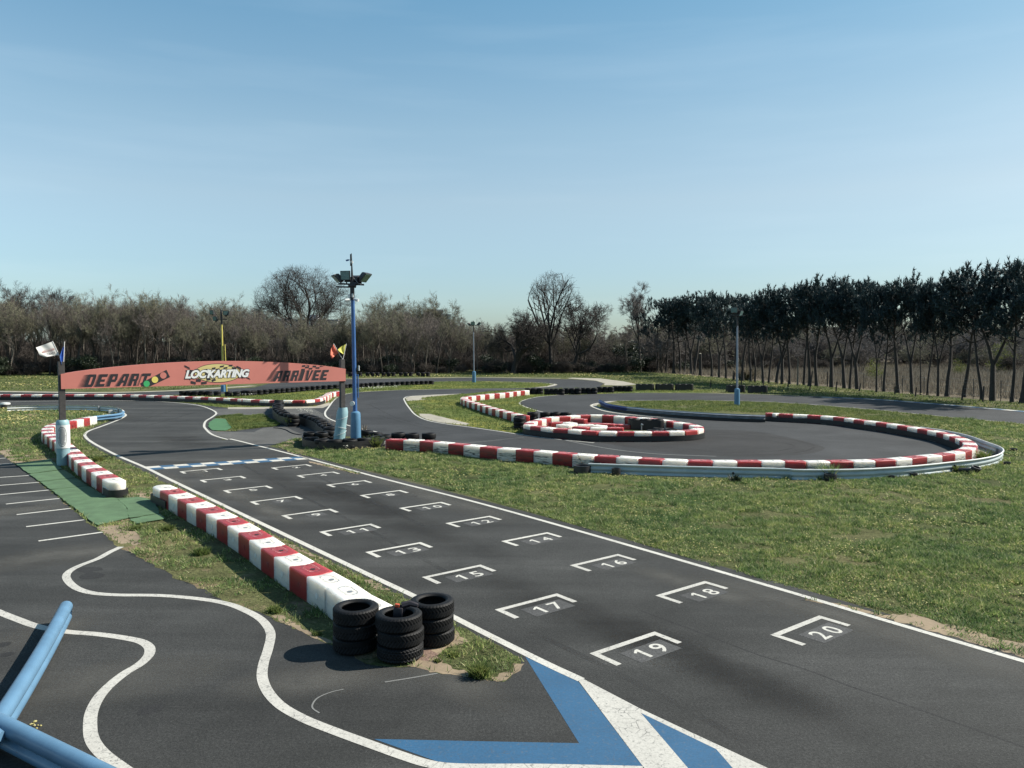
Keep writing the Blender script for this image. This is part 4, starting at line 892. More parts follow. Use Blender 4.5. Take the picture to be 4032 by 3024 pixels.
ISL_H = path('O 1325,420 1500,448 1700,490 1880,545 1990,590 2000,625 1900,655 1790,670 1775,600 1740,540 1600,480'); sheet('runoff', ISL_H, .016, M['concrete'], .03, 40)
# island rail: navy nose and galvanised flank
t = thing('guard_rail', 'navy and grey guard rail along the grass island, below the right lamp post', 'guard rail')
pr = smooth_path(path('N 355,168 400,186 450,201 520,213 600,224 700,233 780,241 950,254 1100,264 1300,276 1500,286 1800,296', .42), 6)
mb = MB(); wbeam(mb, pr, [.10 + .06 * max(0, 1 - i / 8) for i in range(len(pr))], -1, lambda f: 0 if f < .36 else 1); mb.build('beam', [M['rail_dark'], M['galv']], t, True)
belt('black rubber skirt under the grey island rail', pr[2:], -1, .0, .22, off=.03); rail_posts(t, pr, .4, 3.0, -1)
# small stubs and pots in the grass along the hairpin rail
def stub(v, x, y, r, h, label, tl=0.0, plant=0):
    p = g(v, x, y); mb = MB(); mb.lathe([(r * .94, 0), (r, .02), (r, h), (r * .8, h), (r * .78, h * .5)], 16, 0)
    o = mb.build('pipe_stub', M['black_metal'], None, True, (p.x, p.y, 0)); o.rotation_euler = (tl, tl * .6, 0); return tag(o, label, 'pipe stub', 'black stubs along the hairpin rail')
stub('N', 205, 800, .30, .26, 'broad black tub at the left end of the pale rail'); stub('N', 320, 775, .20, .24, 'black stub tucked under the left end of the pale rail')
stub('N', 500, 822, .15, .24, 'narrow rusty stub in the grass right of the broad tub'); stub('O', 525, 870, .19, .22, 'black stub with a grass tuft in front of the pale rail')
stub('O', 1775, 810, .15, .26, 'black stub at the end of the small pipe by the curved rail', .3); stub('O', 1250, 828, .12, .10, 'low dark stub in the grass before the curved rail')
stub('O', 2065, 728, .12, .10, 'low dark stub right of the curved rail'); stub('O', 2120, 608, .14, .10, 'flat dark stub farthest right beyond the rail tip'); stub('O', 1060, 850, .10, .10, 'small dark stub close under the curved rail')
a, b = g('O', 1640, 798), g('O', 1760, 806); mb = MB(); mb.tube([(a.x, a.y, .1), (b.x, b.y, .12)], .07, 10); tag(mb.build('pipe', M['black_metal'], None, True), 'ribbed dark pipe lying in the grass by the curved rail', 'pipe')
p = g('M', 1437, 356); mb = MB(); mb.tube([(p.x, p.y, 0), (p.x, p.y, .36)], .03, 8); mb.box((p.x + .02, p.y - .04, .30), (.12, .10, .08), 0, None, .02); tag(mb.build('water_tap', M['galv'], None, True), 'grey standpipe tap inside the oval barrier ring', 'tap')
a, b = g('V', 225, 425), g('V', 540, 510); cp = smooth_path(path('V 225,425 300,432 370,450 420,478 480,498 545,508'), 5); mb = MB(); mb.tube([(q.x, q.y, .025) for q in cp], .018, 8); tag(mb.build('hose', M['rubber'], None, True), 'black hose lying on the old asphalt beside the tyre ring', 'hose')

# ------------------------------------------------------------------ lamp posts
def floodlight(root, c, yaw, tiltx, w=.55, h=.45, d=.22, roll=0.0):
    rot = Matrix.Rotation(yaw, 3, 'Z') @ Matrix.Rotation(roll, 3, 'Y') @ Matrix.Rotation(tiltx, 3, 'X')      # face looks along local -y
    vs = []; fs = []
    for y, sx, sz in ((0, 1, 1), (.05, 1.0, 1.0), (d * .7, .72, .72), (d, .5, .42)):
        for a, b in ((-1, -1), (1, -1), (1, 1), (-1, 1)): vs.append(rot @ Vector((a * w / 2 * sx, y, b * h / 2 * sz)) + Vector(c))
    for i in range(3):
        for k in range(4): fs.append((i * 4 + k, i * 4 + (k + 1) % 4, i * 4 + 4 + (k + 1) % 4, i * 4 + 4 + k))
    fs += [(3, 2, 1, 0), (12, 13, 14, 15)]; mb = MB(); mb.add(vs, fs)
    mb.box(rot @ Vector((0, d * .8, -h * .55)) + Vector(c), (w * .45, d * .8, h * .3), 0, rot, .015)
    mb.tube([rot @ Vector((0, d * .5, -h * .5)) + Vector(c), rot @ Vector((0, d * .5, -h * .5)) + Vector(c) + Vector((0, 0, -.16))], .03, 6)
    f = mb.build('floodlight', M['black_metal'], root)
    mb = MB(); mb.box(rot @ Vector((0, -.004, 0)) + Vector(c), (w * .88, .012, h * .86), 0, rot); mb.build('lens', M['glass'], f)
    return f
PAD_M = {'blue': M['pad_blue']}
# main mast
mb_ = g('P', 1398, 1748); mbase = V3(-6.74, 32.72)
mz = lambda y: zat(mbase, y)
t = thing('lamp_mast', 'tall blue floodlight mast with cameras and a wind vane inside the tyre ring', 'lamp post', tuple(mbase))
zp = mz(1621); zc = mz(1121); zt = mz(998); lean = -.06
mb = MB(); mb.tube([(0, 0, 0), (-.02, 0, zp), (-.05, 0, mz(1300)), (-.09, 0, zc + .1)], [.10, .095, .085, .08], 16); mb.build('pole', M['pole_blue'], t, True)
mb = MB(); mb.lathe([(.225, 0), (.23, .1), (.222, .5), (.215, 1.0), (.21, zp - .10), (.19, zp - .03), (.12, zp + .02)], 22); mb.build('pole_pad', M['pad_blue'], t, True)
mb = MB(); mb.tube([(-.09, 0, zc - .65), (-.09, 0, zc + .32)], .095, 12); mb.tube([(-.09, 0, zc + .3), (-.10, 0, zt - .5), (-.115, 0, zt)], [.05, .03, .02], 8); mb.box((-.13, 0, zt - .28), (.07, .07, .5), 0, None, .01); mb.build('mast_head', M['black_metal'], t, True)
mb = MB(); mb.box((-.13, 0, zc + .02), (1.1, .07, .07), 0, Matrix.Rotation(.04, 3, 'Y'), .008); mb.box((-.35, -.03, zc - .10), (.85, .07, .06), 0, Matrix.Rotation(.02, 3, 'Y'), .008); mb.box((-.09, 0, zc - .04), (.3, .3, .12), 0, None, .02); mb.box((-.09, 0, zc + .30), (.16, .1, .05), 0, None, .01); mb.build('crossbar', M['black_metal'], t, True)
floodlight(t, (-.36, -.12, zc + .38), R(-12), R(4), .44, .40, .26)
floodlight(t, (-.80, .0, zc + .24), R(-62), R(44), .46, .40, .24, 0)
floodlight(t, (.50, .02, zc + .28), R(66), R(44), .46, .46, .26)
floodlight(t, (.04, .22, zc + .22), R(178), R(8), .42, .38, .24)
for sx, yw in ((-.14, -.5), (.16, .45)):
    mb = MB(); mb.tube([(-.09 + sx * .4, -.05, mz(1178)), (-.09 + sx * 1.0, -.16, mz(1181)), (-.09 + sx * 1.9, -.22, mz(1184))], [.03, .055, .06], 12); mb.build('security_camera', M['pad_white'], t, True)
mb = MB(); mb.box((-.20, -.06, mz(1166)), (.09, .10, .14), 0, None, .01); mb.box((-.06, -.08, mz(1164)), (.07, .08, .16), 0, None, .01); mb.build('junction_box', M['rail_white'], t)
mb = MB(); mb.box((-.09, -.05, mz(1033)), (.10, .07, .10), 0, None, .01); mb.build('sensor', M['cloth_white'], t)
mb = MB(); mb.poly([(-.18, -.02, mz(1022)), (-.26, -.02, mz(1021)), (-.36, -.02, mz(1023.5)), (-.33, -.02, mz(1029)), (-.25, -.02, mz(1028)), (-.18, -.02, mz(1024))], 0, (0, .012, 0)); mb.build('wind_vane', M['pole_blue'], t)
mb = MB(); mb.tube([(-.08, -.04, zc + .32), (.05, -.05, zc + .22), (.18, -.05, zc + .05), (.36, -.02, zc - .0)], .012, 6); mb.build('cable', M['galv'], t, True)
mb = MB(); mb.tube([(-.105, -.11, mz(1588)), (-.105, -.17, mz(1588))], .10, 18); mb.tube([(-.105, -.168, mz(1588)), (-.105, -.185, mz(1588))], .045, 12); mb.build('loudspeaker', M['rail_white'], t, True)
mb = MB(); mb.box((.16, 0, mz(1450)), (.06, .06, .22), 0, None, .01); mb.build('cable_box', M['rail_white'], t)
mb = MB(); mb.box((.11, .02, mz(1520)), (.05, .06, 1.0), 0, None, .005); mb.build('conduit', M['pole_blue'], t)
# distant lamp posts
def far_lamp(label, v, x, y, ytop, ypad, mats, heads, pr=.26, pole_r=.09):
    p = g(v, x, y); z = lambda yy: zat(p, src(v, 0, yy)[1]); zt, zp_ = z(ytop), z(ypad)
    t = thing('lamp_post', label, 'lamp post', tuple(p), 0, 'distant lamp posts')
    mb = MB(); mb.tube([(0, 0, 0), (-.03, 0, zt * .5), (-.06, 0, zt * .82)], [pole_r, pole_r * .9, pole_r * .8], 12); mb.build('pole', mats[0], t, True)
    mb = MB(); mb.tube([(-.06, 0, zt * .80), (-.08, 0, zt)], pole_r * .8, 10); mb.box((-.08, 0, zt - .9 if len(heads) > 3 else zt - .55), (1.2, .08, .08), 0, None, .01); mb.build('lamp_bracket', M['black_metal'], t, True)
    mb = MB(); mb.lathe([(pr, 0), (pr * 1.02, .2), (pr * .97, zp_ - .2), (pr * .9, zp_ - .05), (pr * .4, zp_)], 18); mb.build('pole_pad', mats[1], t, True)
    for (dx, dy, dz, yaw, tx) in heads: floodlight(t, (dx, dy, zt + dz), R(yaw), R(tx), .5, .42, .25)
    return t
t = far_lamp('yellow lamp post with four lamp heads rising behind the banner', 'A', 1946, 1200, 487, 1138, (M['yellow_paint'], M['pad_blue']),
         [(-1.0, -.1, -.25, -30, 10), (-.7, -.1, -.85, -30, 12), (.4, -.1, -.3, 25, 10), (.55, .2, -.35, 120, 10)], .24, .10)
zt_ = 7.0
mb = MB(); mb.tube([(.32, 0, 0), (.22, 0, 4.6)], [.06, .05], 8); mb.build('side_pipe', M['yellow_paint'], t, True)
far_lamp('pale slim lamp post on the central grass island', 'C', 147, 1118, 582, 1020, (M['pole_pale'], M['pad_blue']), [(-.7, 0, -.45, -75, 35), (-.12, -.2, -.35, 0, 8), (.75, 0, -.4, 80, 35)], .23, .075)
far_lamp('slim lamp post with a blue pad on the right grass island before the pines', 'D', 834, 1650, 590, 1462, (M['pole_pale'], M['pad_blue']), [(-.35, -.15, -.15, -20, 8), (.22, -.05, -.40, 50, 20)], .20, .08)

# ------------------------------------------------------------------ start gantry
UB = V3(math.cos(.66), math.sin(.66)); PL = g('P', 250, 1833); PL.z = 0; PR = PL + UB * 10.82; NB = V3(UB.y, -UB.x)   # NB looks at the camera
def S(v, x, y, off=0.0):
    """point on the banner plane -> (distance along the banner, height)"""
    d = Vector(ray(*src(v, x, y))); o = Vector((0, 0, HCAM)); q = PL + NB * off
    tt = (q - o).dot(NB) / d.dot(NB); p = o + d * tt; return ((p - PL).dot(UB), p.z)
gt = thing('start_gantry', 'red start and finish banner with curved top spanning the track on two dark posts', 'banner', tuple(PL), .66)
def L3(s, z, out=0.0): return Vector((s, -out, z))           # gantry space: x along the banner, -y towards the camera
eL, eR = S('A', 531, 1110, .16)[0], S('B', 1020, 1050, .16)[0]
zb = 2.76; topL, topR, topM = 3.29, 3.30, 3.70
npts = 24; prof = []
for i in range(npts + 1):
    f = i / npts; z = topL + (topR - topL) * f + (topM - 3.295) * (1 - (2 * f - 1) ** 2) ** .9; prof.append((eL + (eR - eL) * f, z))
DEP = .26; FR = .16
mb = MB(); mb.poly([L3(eL, zb, FR)] + [L3(eR, zb, FR)] + [L3(s, z, FR) for s, z in prof[::-1]], 0, (0, DEP, 0)); mb.build('panel', M['banner'], gt)
for nm, s_, ztp, ln in (('L', 0.0, zat(PL, 1424), 0), ('R', 10.82, zat(PR, 1415), 0)):
    mb = MB(); mb.box((s_, -.02, ztp / 2), (.20, .20, ztp), 0, None, .006); mb.build('post', M['dark_wood'], gt)
# left pad with its printed emblem
zpl = zat(PL, 1653)
mb = MB(); mb.lathe([(.21, .02), (.222, .12), (.212, .35), (.218, .7), (.215, 1.1), (.222, zpl - .2), (.21, zpl - .06), (.165, zpl)], 24); pad = mb.build('post_pad', M['pad_aqua'], gt, True)
cz = lambda y: zat(PL, y)
mb = MB(); vs = []; nn = 20; za, zc2 = cz(1763), cz(1672)
for i in range(nn + 1):
    a = math.pi * (1.02 + .94 * i / nn)
    for z in (za, zc2): vs.append((.228 * math.cos(a), .228 * math.sin(a), z))
mb.add(vs, [(2 * i, 2 * i + 2, 2 * i + 3, 2 * i + 1) for i in range(nn)]); mb.build('pad_cover', M['pad_white'], pad, True)
mb = MB(); ac = math.pi * 1.42
for i in range(-5, 6):
    for j in range(-9, 10):
        if (i + j) % 2: continue
        x = i * .020 + .012 * math.sin(j * .5); z = (za + zc2) / 2 + j * .034
        if (x / .11) ** 2 + (j * .034 / .31) ** 2 > 1: continue
        q = [];
        for du, dz in ((-.010, -.017), (.010, -.017), (.010, .017), (-.010, .017)):
            a = ac + (x + du) / .23; q.append((.232 * math.cos(a), .232 * math.sin(a), z + dz))
        mb.add(q, [(0, 1, 2, 3)])
mb.build('checker_print', M['grey_print'], pad)
mb = MB()
for k_ in range(40):
    a0, a1 = 2 * math.pi * k_ / 40, 2 * math.pi * (k_ + 1) / 40; q = []
    for a_, r_ in ((a0, 1.0), (a1, 1.0), (a1, .93), (a0, .93)):
        a = ac + .155 * math.cos(a_) * r_ / .23; q.append((.2315 * math.cos(a), .2315 * math.sin(a), (za + zc2) / 2 + .36 * math.sin(a_) * r_))
    mb.add(q, [(0, 1, 2, 3)])
mb.build('oval_print', M['grey_print'], pad)
# right pad, leaning and strapped
zpr = zat(PR, 1605)
mb = MB(); rr = random.Random(4)
rings = [];
for i in range(9):
    f = i / 8; z = .02 + f * (zpr - .02); rd = .265 - .03 * f + rr.uniform(-.012, .012); rings.append(((-.20 + .24 * f), z, rd if i < 8 else rd * .8))
vs = []; fs = []; nn = 22
for cx, z, rd in rings:
    for k in range(nn): a = 2 * math.pi * k / nn; vs.append((10.82 + cx * .9 + rd * math.cos(a) * (1 + rr.uniform(-.02, .02)), rd * math.sin(a), z))
for i in range(8):
    for k in range(nn): fs.append((i * nn + k, i * nn + (k + 1) % nn, (i + 1) * nn + (k + 1) % nn, (i + 1) * nn + k))
fs.append(tuple(8 * nn + k for k in range(nn))); mb.add(vs, fs); pad2 = mb.build('post_pad', M['pad_aqua'], gt, True)
mb = MB()
for z0_, z1_ in ((.35, .55), (.75, .62), (1.05, 1.2)):
    pts = []
    for k in range(25):
        a = 2 * math.pi * k / 24; f = (z0_ + (z1_ - z0_) * (.5 + .5 * math.cos(a))) / zpr; cx = -.20 + .24 * f; rd = .275 - .03 * f
        pts.append((10.82 + cx * .9 + rd * math.cos(a), rd * math.sin(a), f * zpr))
    mb.tube(pts, .008, 5, 0, False)
mb.build('strap', M['pad_white'], pad2, True)
# lettering
FO = FR + .006
def streaks(mb, s0, s1, z0, z1, n, length, sh):
    """speed lines trailing left of a letter"""
    for i in range(n):
        f = (i + .5) / n; z = z0 + (z1 - z0) * f; hh = (z1 - z0) / n * .40; x = s0 + sh * (z - z0); ln = length * (.75 + .45 * (1 - f))
        mb.add([L3(x + .10, z - hh, FO), L3(x + .10, z + hh, FO), L3(x - ln, z - hh * .9, FO)], [(0, 1, 2)])
GLYPH = {'D': [[(0, 0), (.36, 0), (.36, 1), (0, 1)], [(.36, .8), (.84, .8), (.84, 1), (.36, 1)], [(.36, 0), (.84, 0), (.84, .2), (.36, .2)], [(.64, .2), (1, .2), (1, .8), (.64, .8)], [(.84, .8), (1, .8), (.92, .97), (.84, 1)], [(.84, 0), (.92, .03), (1, .2), (.84, .2)]],
         'E': [[(0, 0), (.38, 0), (.38, 1), (0, 1)], [(.38, .78), (1, .78), (1, 1), (.38, 1)], [(.38, .40), (.86, .40), (.86, .58), (.38, .58)], [(.38, 0), (1, 0), (1, .22), (.38, .22)]],
         'P': [[(0, 0), (.38, 0), (.38, 1), (0, 1)], [(.38, .8), (.95, .8), (.88, 1), (.38, 1)], [(.66, .56), (1, .56), (.95, .8), (.66, .8)], [(.38, .36), (.9, .36), (1, .56), (.38, .56)]],
         'A': [[(-.12, 0), (.26, 0), (.50, .28), (.50, .46), (.58, .80), (.58, 1), (.44, 1)][:2] + [(.42, .28), (.42, 1), (.30, 1)], [(.42, .78), (.64, .78), (.64, 1), (.42, 1)], [(.42, .28), (.64, .28), (.64, .46), (.42, .46)], [(.64, 0), (1, 0), (1, .9), (.94, 1), (.64, 1)]],
         'R': [[(0, 0), (.38, 0), (.38, 1), (0, 1)], [(.38, .8), (.95, .8), (.88, 1), (.38, 1)], [(.66, .56), (1, .56), (.95, .8), (.66, .8)], [(.38, .38), (.92, .38), (1, .56), (.38, .56)], [(.62, 0), (1, 0), (.92, .38), (.58, .38)]],
         'T': [[(0, .78), (1.1, .78), (1.1, 1), (0, 1)], [(.34, 0), (.72, 0), (.72, .78), (.34, .78)]],
         'I': [[(0, 0), (1, 0), (1, 1), (0, 1)]],
         'V': [[(0, 1), (.30, 0), (.52, 0), (.40, 1)], [(.52, 0), (.68, 0), (1.05, 1), (.70, 1)]]}
def racing_word(word, sA, sB, z0, z1, name, lead=.34):
    mb = MB(); sh = .34; H_ = z1 - z0; wid = [.55 if c == 'I' else 1.0 for c in word]; gap = .34
    unit = (sB - sA - sh * H_) / (sum(wid) + gap * (len(word) - 1)); x = sA
    for i, ch in enumerate(word):
        wd = wid[i] * unit
        for q in GLYPH[ch]: mb.poly([L3(x + a * wd + sh * b * H_, z0 + b * H_, FO) for a, b in q], 0, (0, .003, 0))
        ln = lead if i == 0 else gap * unit * .92; nst = 10
        for k in range(nst):
            f = (k + .5) / nst; z = z0 + H_ * f; hh = H_ / nst * .36; e = x + sh * H_ * f + (.0 if ch not in 'AV' else (wd * (-.12 + .42 * f) if ch == 'A' else wd * .3 * (1 - f))) - .002
            mb.add([L3(e, z - hh, FO), L3(e, z + hh, FO), L3(e - ln * (.8 + .4 * (1 - f)), z - hh * .9, FO)], [(0, 1, 2)])
        x += wd + gap * unit
    mb.build(name, M['black'], gt)
_, dz0 = S('A', 830, 1157, FR); _, dz1 = S('A', 900, 1047, FR)
sA, sB = S('A', 735, 1157, FR)[0], S('A', 1312, 1045, FR)[0]; racing_word('DEPART', sA, sB, dz0, dz1, 'departure_lettering', lead=.22)
_, az0 = S('W', 700, 552, FR); _, az1 = S('W', 900, 322, FR)
sA, sB = S('W', 318, 552, FR)[0], S('W', 1525, 318, FR)[0]; racing_word('ARRIVEE', sA, sB, az0, az1, 'arrival_lettering', lead=.2)
def quads(name, mat, spec, v, out):
    mb = MB()
    for q in spec: mb.poly([L3(*S(v, x, y, FR), out) for x, y in q], 0, (0, .004, 0))
    return mb.build(name, mat, gt)
quads('checker_flag_print', M['black'], [[(940, 212), (1015, 203), (1000, 245), (930, 248)], [(1010, 240), (1090, 232), (1080, 272), (1000, 275)], [(1095, 215), (1030, 203), (1025, 205), (1095, 235)], [(1172, 218), (1245, 220), (1240, 258), (1165, 255)], [(1085, 270), (1165, 265), (1155, 300), (1075, 302)],
      [(1240, 255), (1320, 250), (1312, 285), (1232, 285)], [(925, 288), (1005, 285), (990, 322), (915, 322)], [(1325, 222), (1410, 234), (1330, 248)]], 'W', FO)
# traffic light
quads('traffic_light_print', M['black'], [[(1220, 1128), (1450, 1009), (1481, 1072), (1310, 1152), (1235, 1155)]], 'A', FR + .004)
def circle(name, mat, v, x, y, r, out, k=1.0):
    s, z = S(v, x, y, FR); s2, _ = S(v, x + r, y, FR); rr_ = (s2 - s); mb = MB(); zr = S(v, x, y - r, FR)[1] - z
    mb.poly([L3(s + rr_ * math.cos(a * math.pi / 14), z + zr * k * math.sin(a * math.pi / 14), out) for a in range(28)], 0, (0, .004, 0)); return mb.build(name, mat, gt)
circle('green_lamp_print', M['green_print'], 'A', 1277, 1130, 27, FO + .003); circle('yellow_lamp_print', M['yellow_print'], 'A', 1349, 1095, 28, FO + .003); circle('red_lamp_print', M['banner'], 'A', 1422, 1058, 28, FO + .003)
# oval emblem with white italic lettering
def ellipse(name, mat, cx, cy, rx, ry, out):
    mb = MB(); mb.poly([L3(*S('U', cx + rx * math.cos(a * math.pi / 24), cy + ry * math.sin(a * math.pi / 24), FR), out) for a in range(48)], 0, (0, .004, 0)); mb.build(name, mat, gt)
ellipse('oval_rim', M['black'], 1310, 382, 510, 208, FR + .004); ellipse('oval', M['gold'], 1310, 382, 498, 196, FR + .007)
quads('checker_print', M['black'], [[(585, 205), (700, 262), (706, 295), (600, 245)], [(615, 315), (655, 335), (650, 370), (628, 345)], [(715, 310), (805, 320), (775, 362), (718, 345)], [(815, 290), (912, 300), (918, 338), (830, 318)], [(1010, 298), (1080, 290), (1088, 330), (1030, 320)],
      [(1182, 268), (1265, 253), (1262, 290), (1190, 300)], [(1268, 290), (1350, 276), (1346, 310), (1275, 318)], [(1362, 225), (1456, 210), (1436, 250), (1350, 262)], [(1440, 258), (1526, 245), (1516, 284), (1435, 292)], [(1556, 200), (1640, 198), (1620, 240), (1545, 236)], [(1620, 248), (1715, 256), (1716, 302), (1620, 287)],
      [(1726, 220), (1815, 262), (1832, 302), (1725, 258)], [(1530, 290), (1616, 296), (1600, 330), (1525, 320)], [(1365, 310), (1430, 302), (1420, 340), (1360, 345)], [(1030, 385), (1120, 375), (1112, 428), (1036, 432)], [(950, 465), (1040, 450), (1046, 502), (950, 503)], [(1060, 490), (1150, 484), (1162, 536), (1070, 547)],
      [(1170, 525), (1256, 500), (1272, 542), (1190, 572)], [(845, 510), (942, 512), (946, 570), (845, 566)], [(728, 550), (830, 575), (836, 627), (730, 602)], [(955, 575), (1070, 570), (1076, 610), (960, 627)], [(660, 500), (718, 498), (722, 532)], [(1200, 380), (1270, 372), (1262, 410), (1205, 415)], [(1370, 480), (1440, 470), (1400, 500)],
      [(1600, 380), (1660, 375), (1655, 420), (1605, 425)], [(1800, 470), (1850, 478), (1872, 505)], [(1900, 468), (1990, 484), (2026, 522)], [(690, 360), (730, 350), (725, 400), (690, 405)]], 'U', FR + .011)
def word_on_banner(name, mat, out, grow, word="LOC'KARTING"):
    mb = MB(); V, F = text_mesh(word, .05 + grow, .30, .94); xs = [v.x for v in V]; ys = [v.y for v in V]; ax, bx, ay, by = min(xs), max(xs), min(ys), max(ys)
    s0_, z0_ = S('U', 598, 500, FR); s1_, z1_ = S('U', 2003, 300, FR); zB = S('U', 1300, 487, FR)[1]; zT = S('U', 1300, 300, FR)[1]
    e = grow * .35
    mb.add([L3(s0_ - e + (v.x - ax) / (bx - ax) * (s1_ - s0_ + 2 * e), zB - e + (v.y - ay) / (by - ay) * (zT - zB + 2 * e), out) for v in V], F); mb.build(name, mat, gt)
word_on_banner('lettering_outline', M['black'], FR + .015, .05); word_on_banner('emblem_lettering', M['lettering_white'], FR + .019, 0.0)

# flags on the gantry posts
def flag(name, label, P0, off, v, pole, cloth, mat, wave=.05, prints=()):
    O = Vector((P0.x, P0.y, 0)); base = None
    def pt(x, y, out=0.0):
        d = Vector(ray(*src(v, x, y))); o = Vector((0, 0, HCAM)); q = O + NB * (off + out); tt = (q - o).dot(NB) / d.dot(NB); return o + d * tt
    b0 = pt(*pole[-1]); t = thing(name, label, 'flag', tuple(b0), 0, 'flags on the gantry posts')
    mb = MB(); mb.tube([pt(*p) - b0 for p in pole], .014, 8); mb.build('flag_pole', M['cloth_white'], t, True)
    hoist, fly = cloth                                              # two edges, same count, top to bottom
    def surf(u, w, out=0.0):
        def along(e, w):
            k = min(int(w * (len(e) - 1)), len(e) - 2); f = w * (len(e) - 1) - k; return Vector((e[k][0] + (e[k + 1][0] - e[k][0]) * f, e[k][1] + (e[k + 1][1] - e[k][1]) * f, 0))
        q = along(hoist, w).lerp(along(fly, w), u); return pt(q.x, q.y, out + wave * math.sin(u * 7 + w * 2.5) * u) - b0
    nu, nw = 14, 10; vs = [surf(i / nu, j / nw) for i in range(nu + 1) for j in range(nw + 1)] + [surf(i / nu, j / nw, -.006) for i in range(nu + 1) for j in range(nw + 1)]
    m1 = (nu + 1) * (nw + 1); fs = []
    for i in range(nu):
        for j in range(nw):
            a = i * (nw + 1) + j; f = (a, a + nw + 1, a + nw + 2, a + 1); fs += [f, tuple(m1 + q for q in f[::-1])]
    mb = MB(); mb.add(vs, fs); c = mb.build('cloth', mat, t, True)
    for nm, pm, fn in prints: mb = MB(); fn(mb, surf); mb.build(nm, pm, c)
def p_start(mb, surf):
    fit_text(mb, 'START', 0, 1, 0, 1, lambda x, z: surf(.16 + .48 * x, .86 - .16 * z, .012), 0, .02)
def p_oval(mb, surf):
    for k in range(36):
        a0, a1 = 2 * math.pi * k / 36, 2 * math.pi * (k + 1) / 36
        e = lambda a, r: surf(.44 + .36 * math.cos(a) * r, .52 + .105 * math.sin(a) * r, .012); mb.add([e(a0, 1), e(a1, 1), e(a1, .86), e(a0, .86)], [(0, 1, 2, 3)])
    for k in range(9): u = .16 + k * .065; mb.add([surf(u, .56, .012), surf(u + .045, .56, .012), surf(u + .045, .49, .012), surf(u, .49, .012)], [(0, 1, 2, 3)])
flag('flag', 'white flag marked START, blowing left from the left gantry post', PL, .05, 'X', [(588, 238), (660, 390), (740, 560), (790, 700)], ([(592, 245), (640, 340), (690, 445), (728, 540)], [(228, 380), (270, 450), (305, 540), (410, 588)]), M['cloth_white'], .04,
     (('start_print', M['grey_print'], p_start), ('oval_print', M['pink_print'], p_oval)))
flag('flag', 'blue flag hanging limp beside the left gantry post', PL, .08, 'X', [(850, 250), (843, 450), (835, 640), (832, 700)], ([(852, 355), (846, 440), (838, 540), (830, 580), (812, 660), (806, 755)], [(820, 365), (790, 450), (765, 520), (750, 570), (756, 640), (790, 750)]), M['cloth_blue'], .07)
flag('flag', 'coral red flag on the right gantry post', PR, .05, 'Y', [(565, 183), (610, 262), (650, 335), (690, 400)], ([(566, 188), (590, 235), (610, 268), (628, 310)], [(532, 245), (526, 300), (518, 345), (540, 388)]), M['cloth_red'], .10)
flag('flag', 'yellow flag on the right gantry post', PR, .10, 'Y', [(740, 183), (722, 260), (706, 338), (692, 400)], ([(739, 188), (730, 230), (718, 285), (708, 336)], [(660, 228), (622, 264), (640, 295), (690, 322)]), M['cloth_yellow'], .06)
# ------------------------------------------------------------------ trees and plants
def tubes(segs, sides):
    """(p0, p1, r0, r1) segments -> vertices and quads"""
    S_ = np.array([(*a, *b, r, q) for a, b, r, q in segs], float); P0, P1 = S_[:, :3], S_[:, 3:6]; R0, R1 = S_[:, 6], S_[:, 7]
    D = P1 - P0; D /= np.maximum(np.linalg.norm(D, axis=1, keepdims=True), 1e-9); A = np.where(np.abs(D[:, 2:3]) < .9, [[0, 0, 1.]], [[1., 0, 0]])
    Ux = np.cross(D, A); Ux /= np.linalg.norm(Ux, axis=1, keepdims=True); Wx = np.cross(D, Ux); V = []
    for P, Rr in ((P0, R0), (P1 + D * R1[:, None] * .3, R1)):
        for k in range(sides): a = 2 * math.pi * k / sides; V.append(P + (Ux * math.cos(a) + Wx * math.sin(a)) * Rr[:, None])
    V = np.stack(V, 1).reshape(-1, 3); n = len(S_); base = (np.arange(n) * 2 * sides)[:, None]; F = []
    for k in range(sides): F.append(np.concatenate([base + k, base + (k + 1) % sides, base + sides + (k + 1) % sides, base + sides + k], 1))
    return V, np.stack(F, 1).reshape(-1, 4)
def rot_dir(d, ang, az):
    u = d.orthogonal().normalized(); w = d.cross(u); return (d * math.cos(ang) + (u * math.cos(az) + w * math.sin(az)) * math.sin(ang)).normalized()
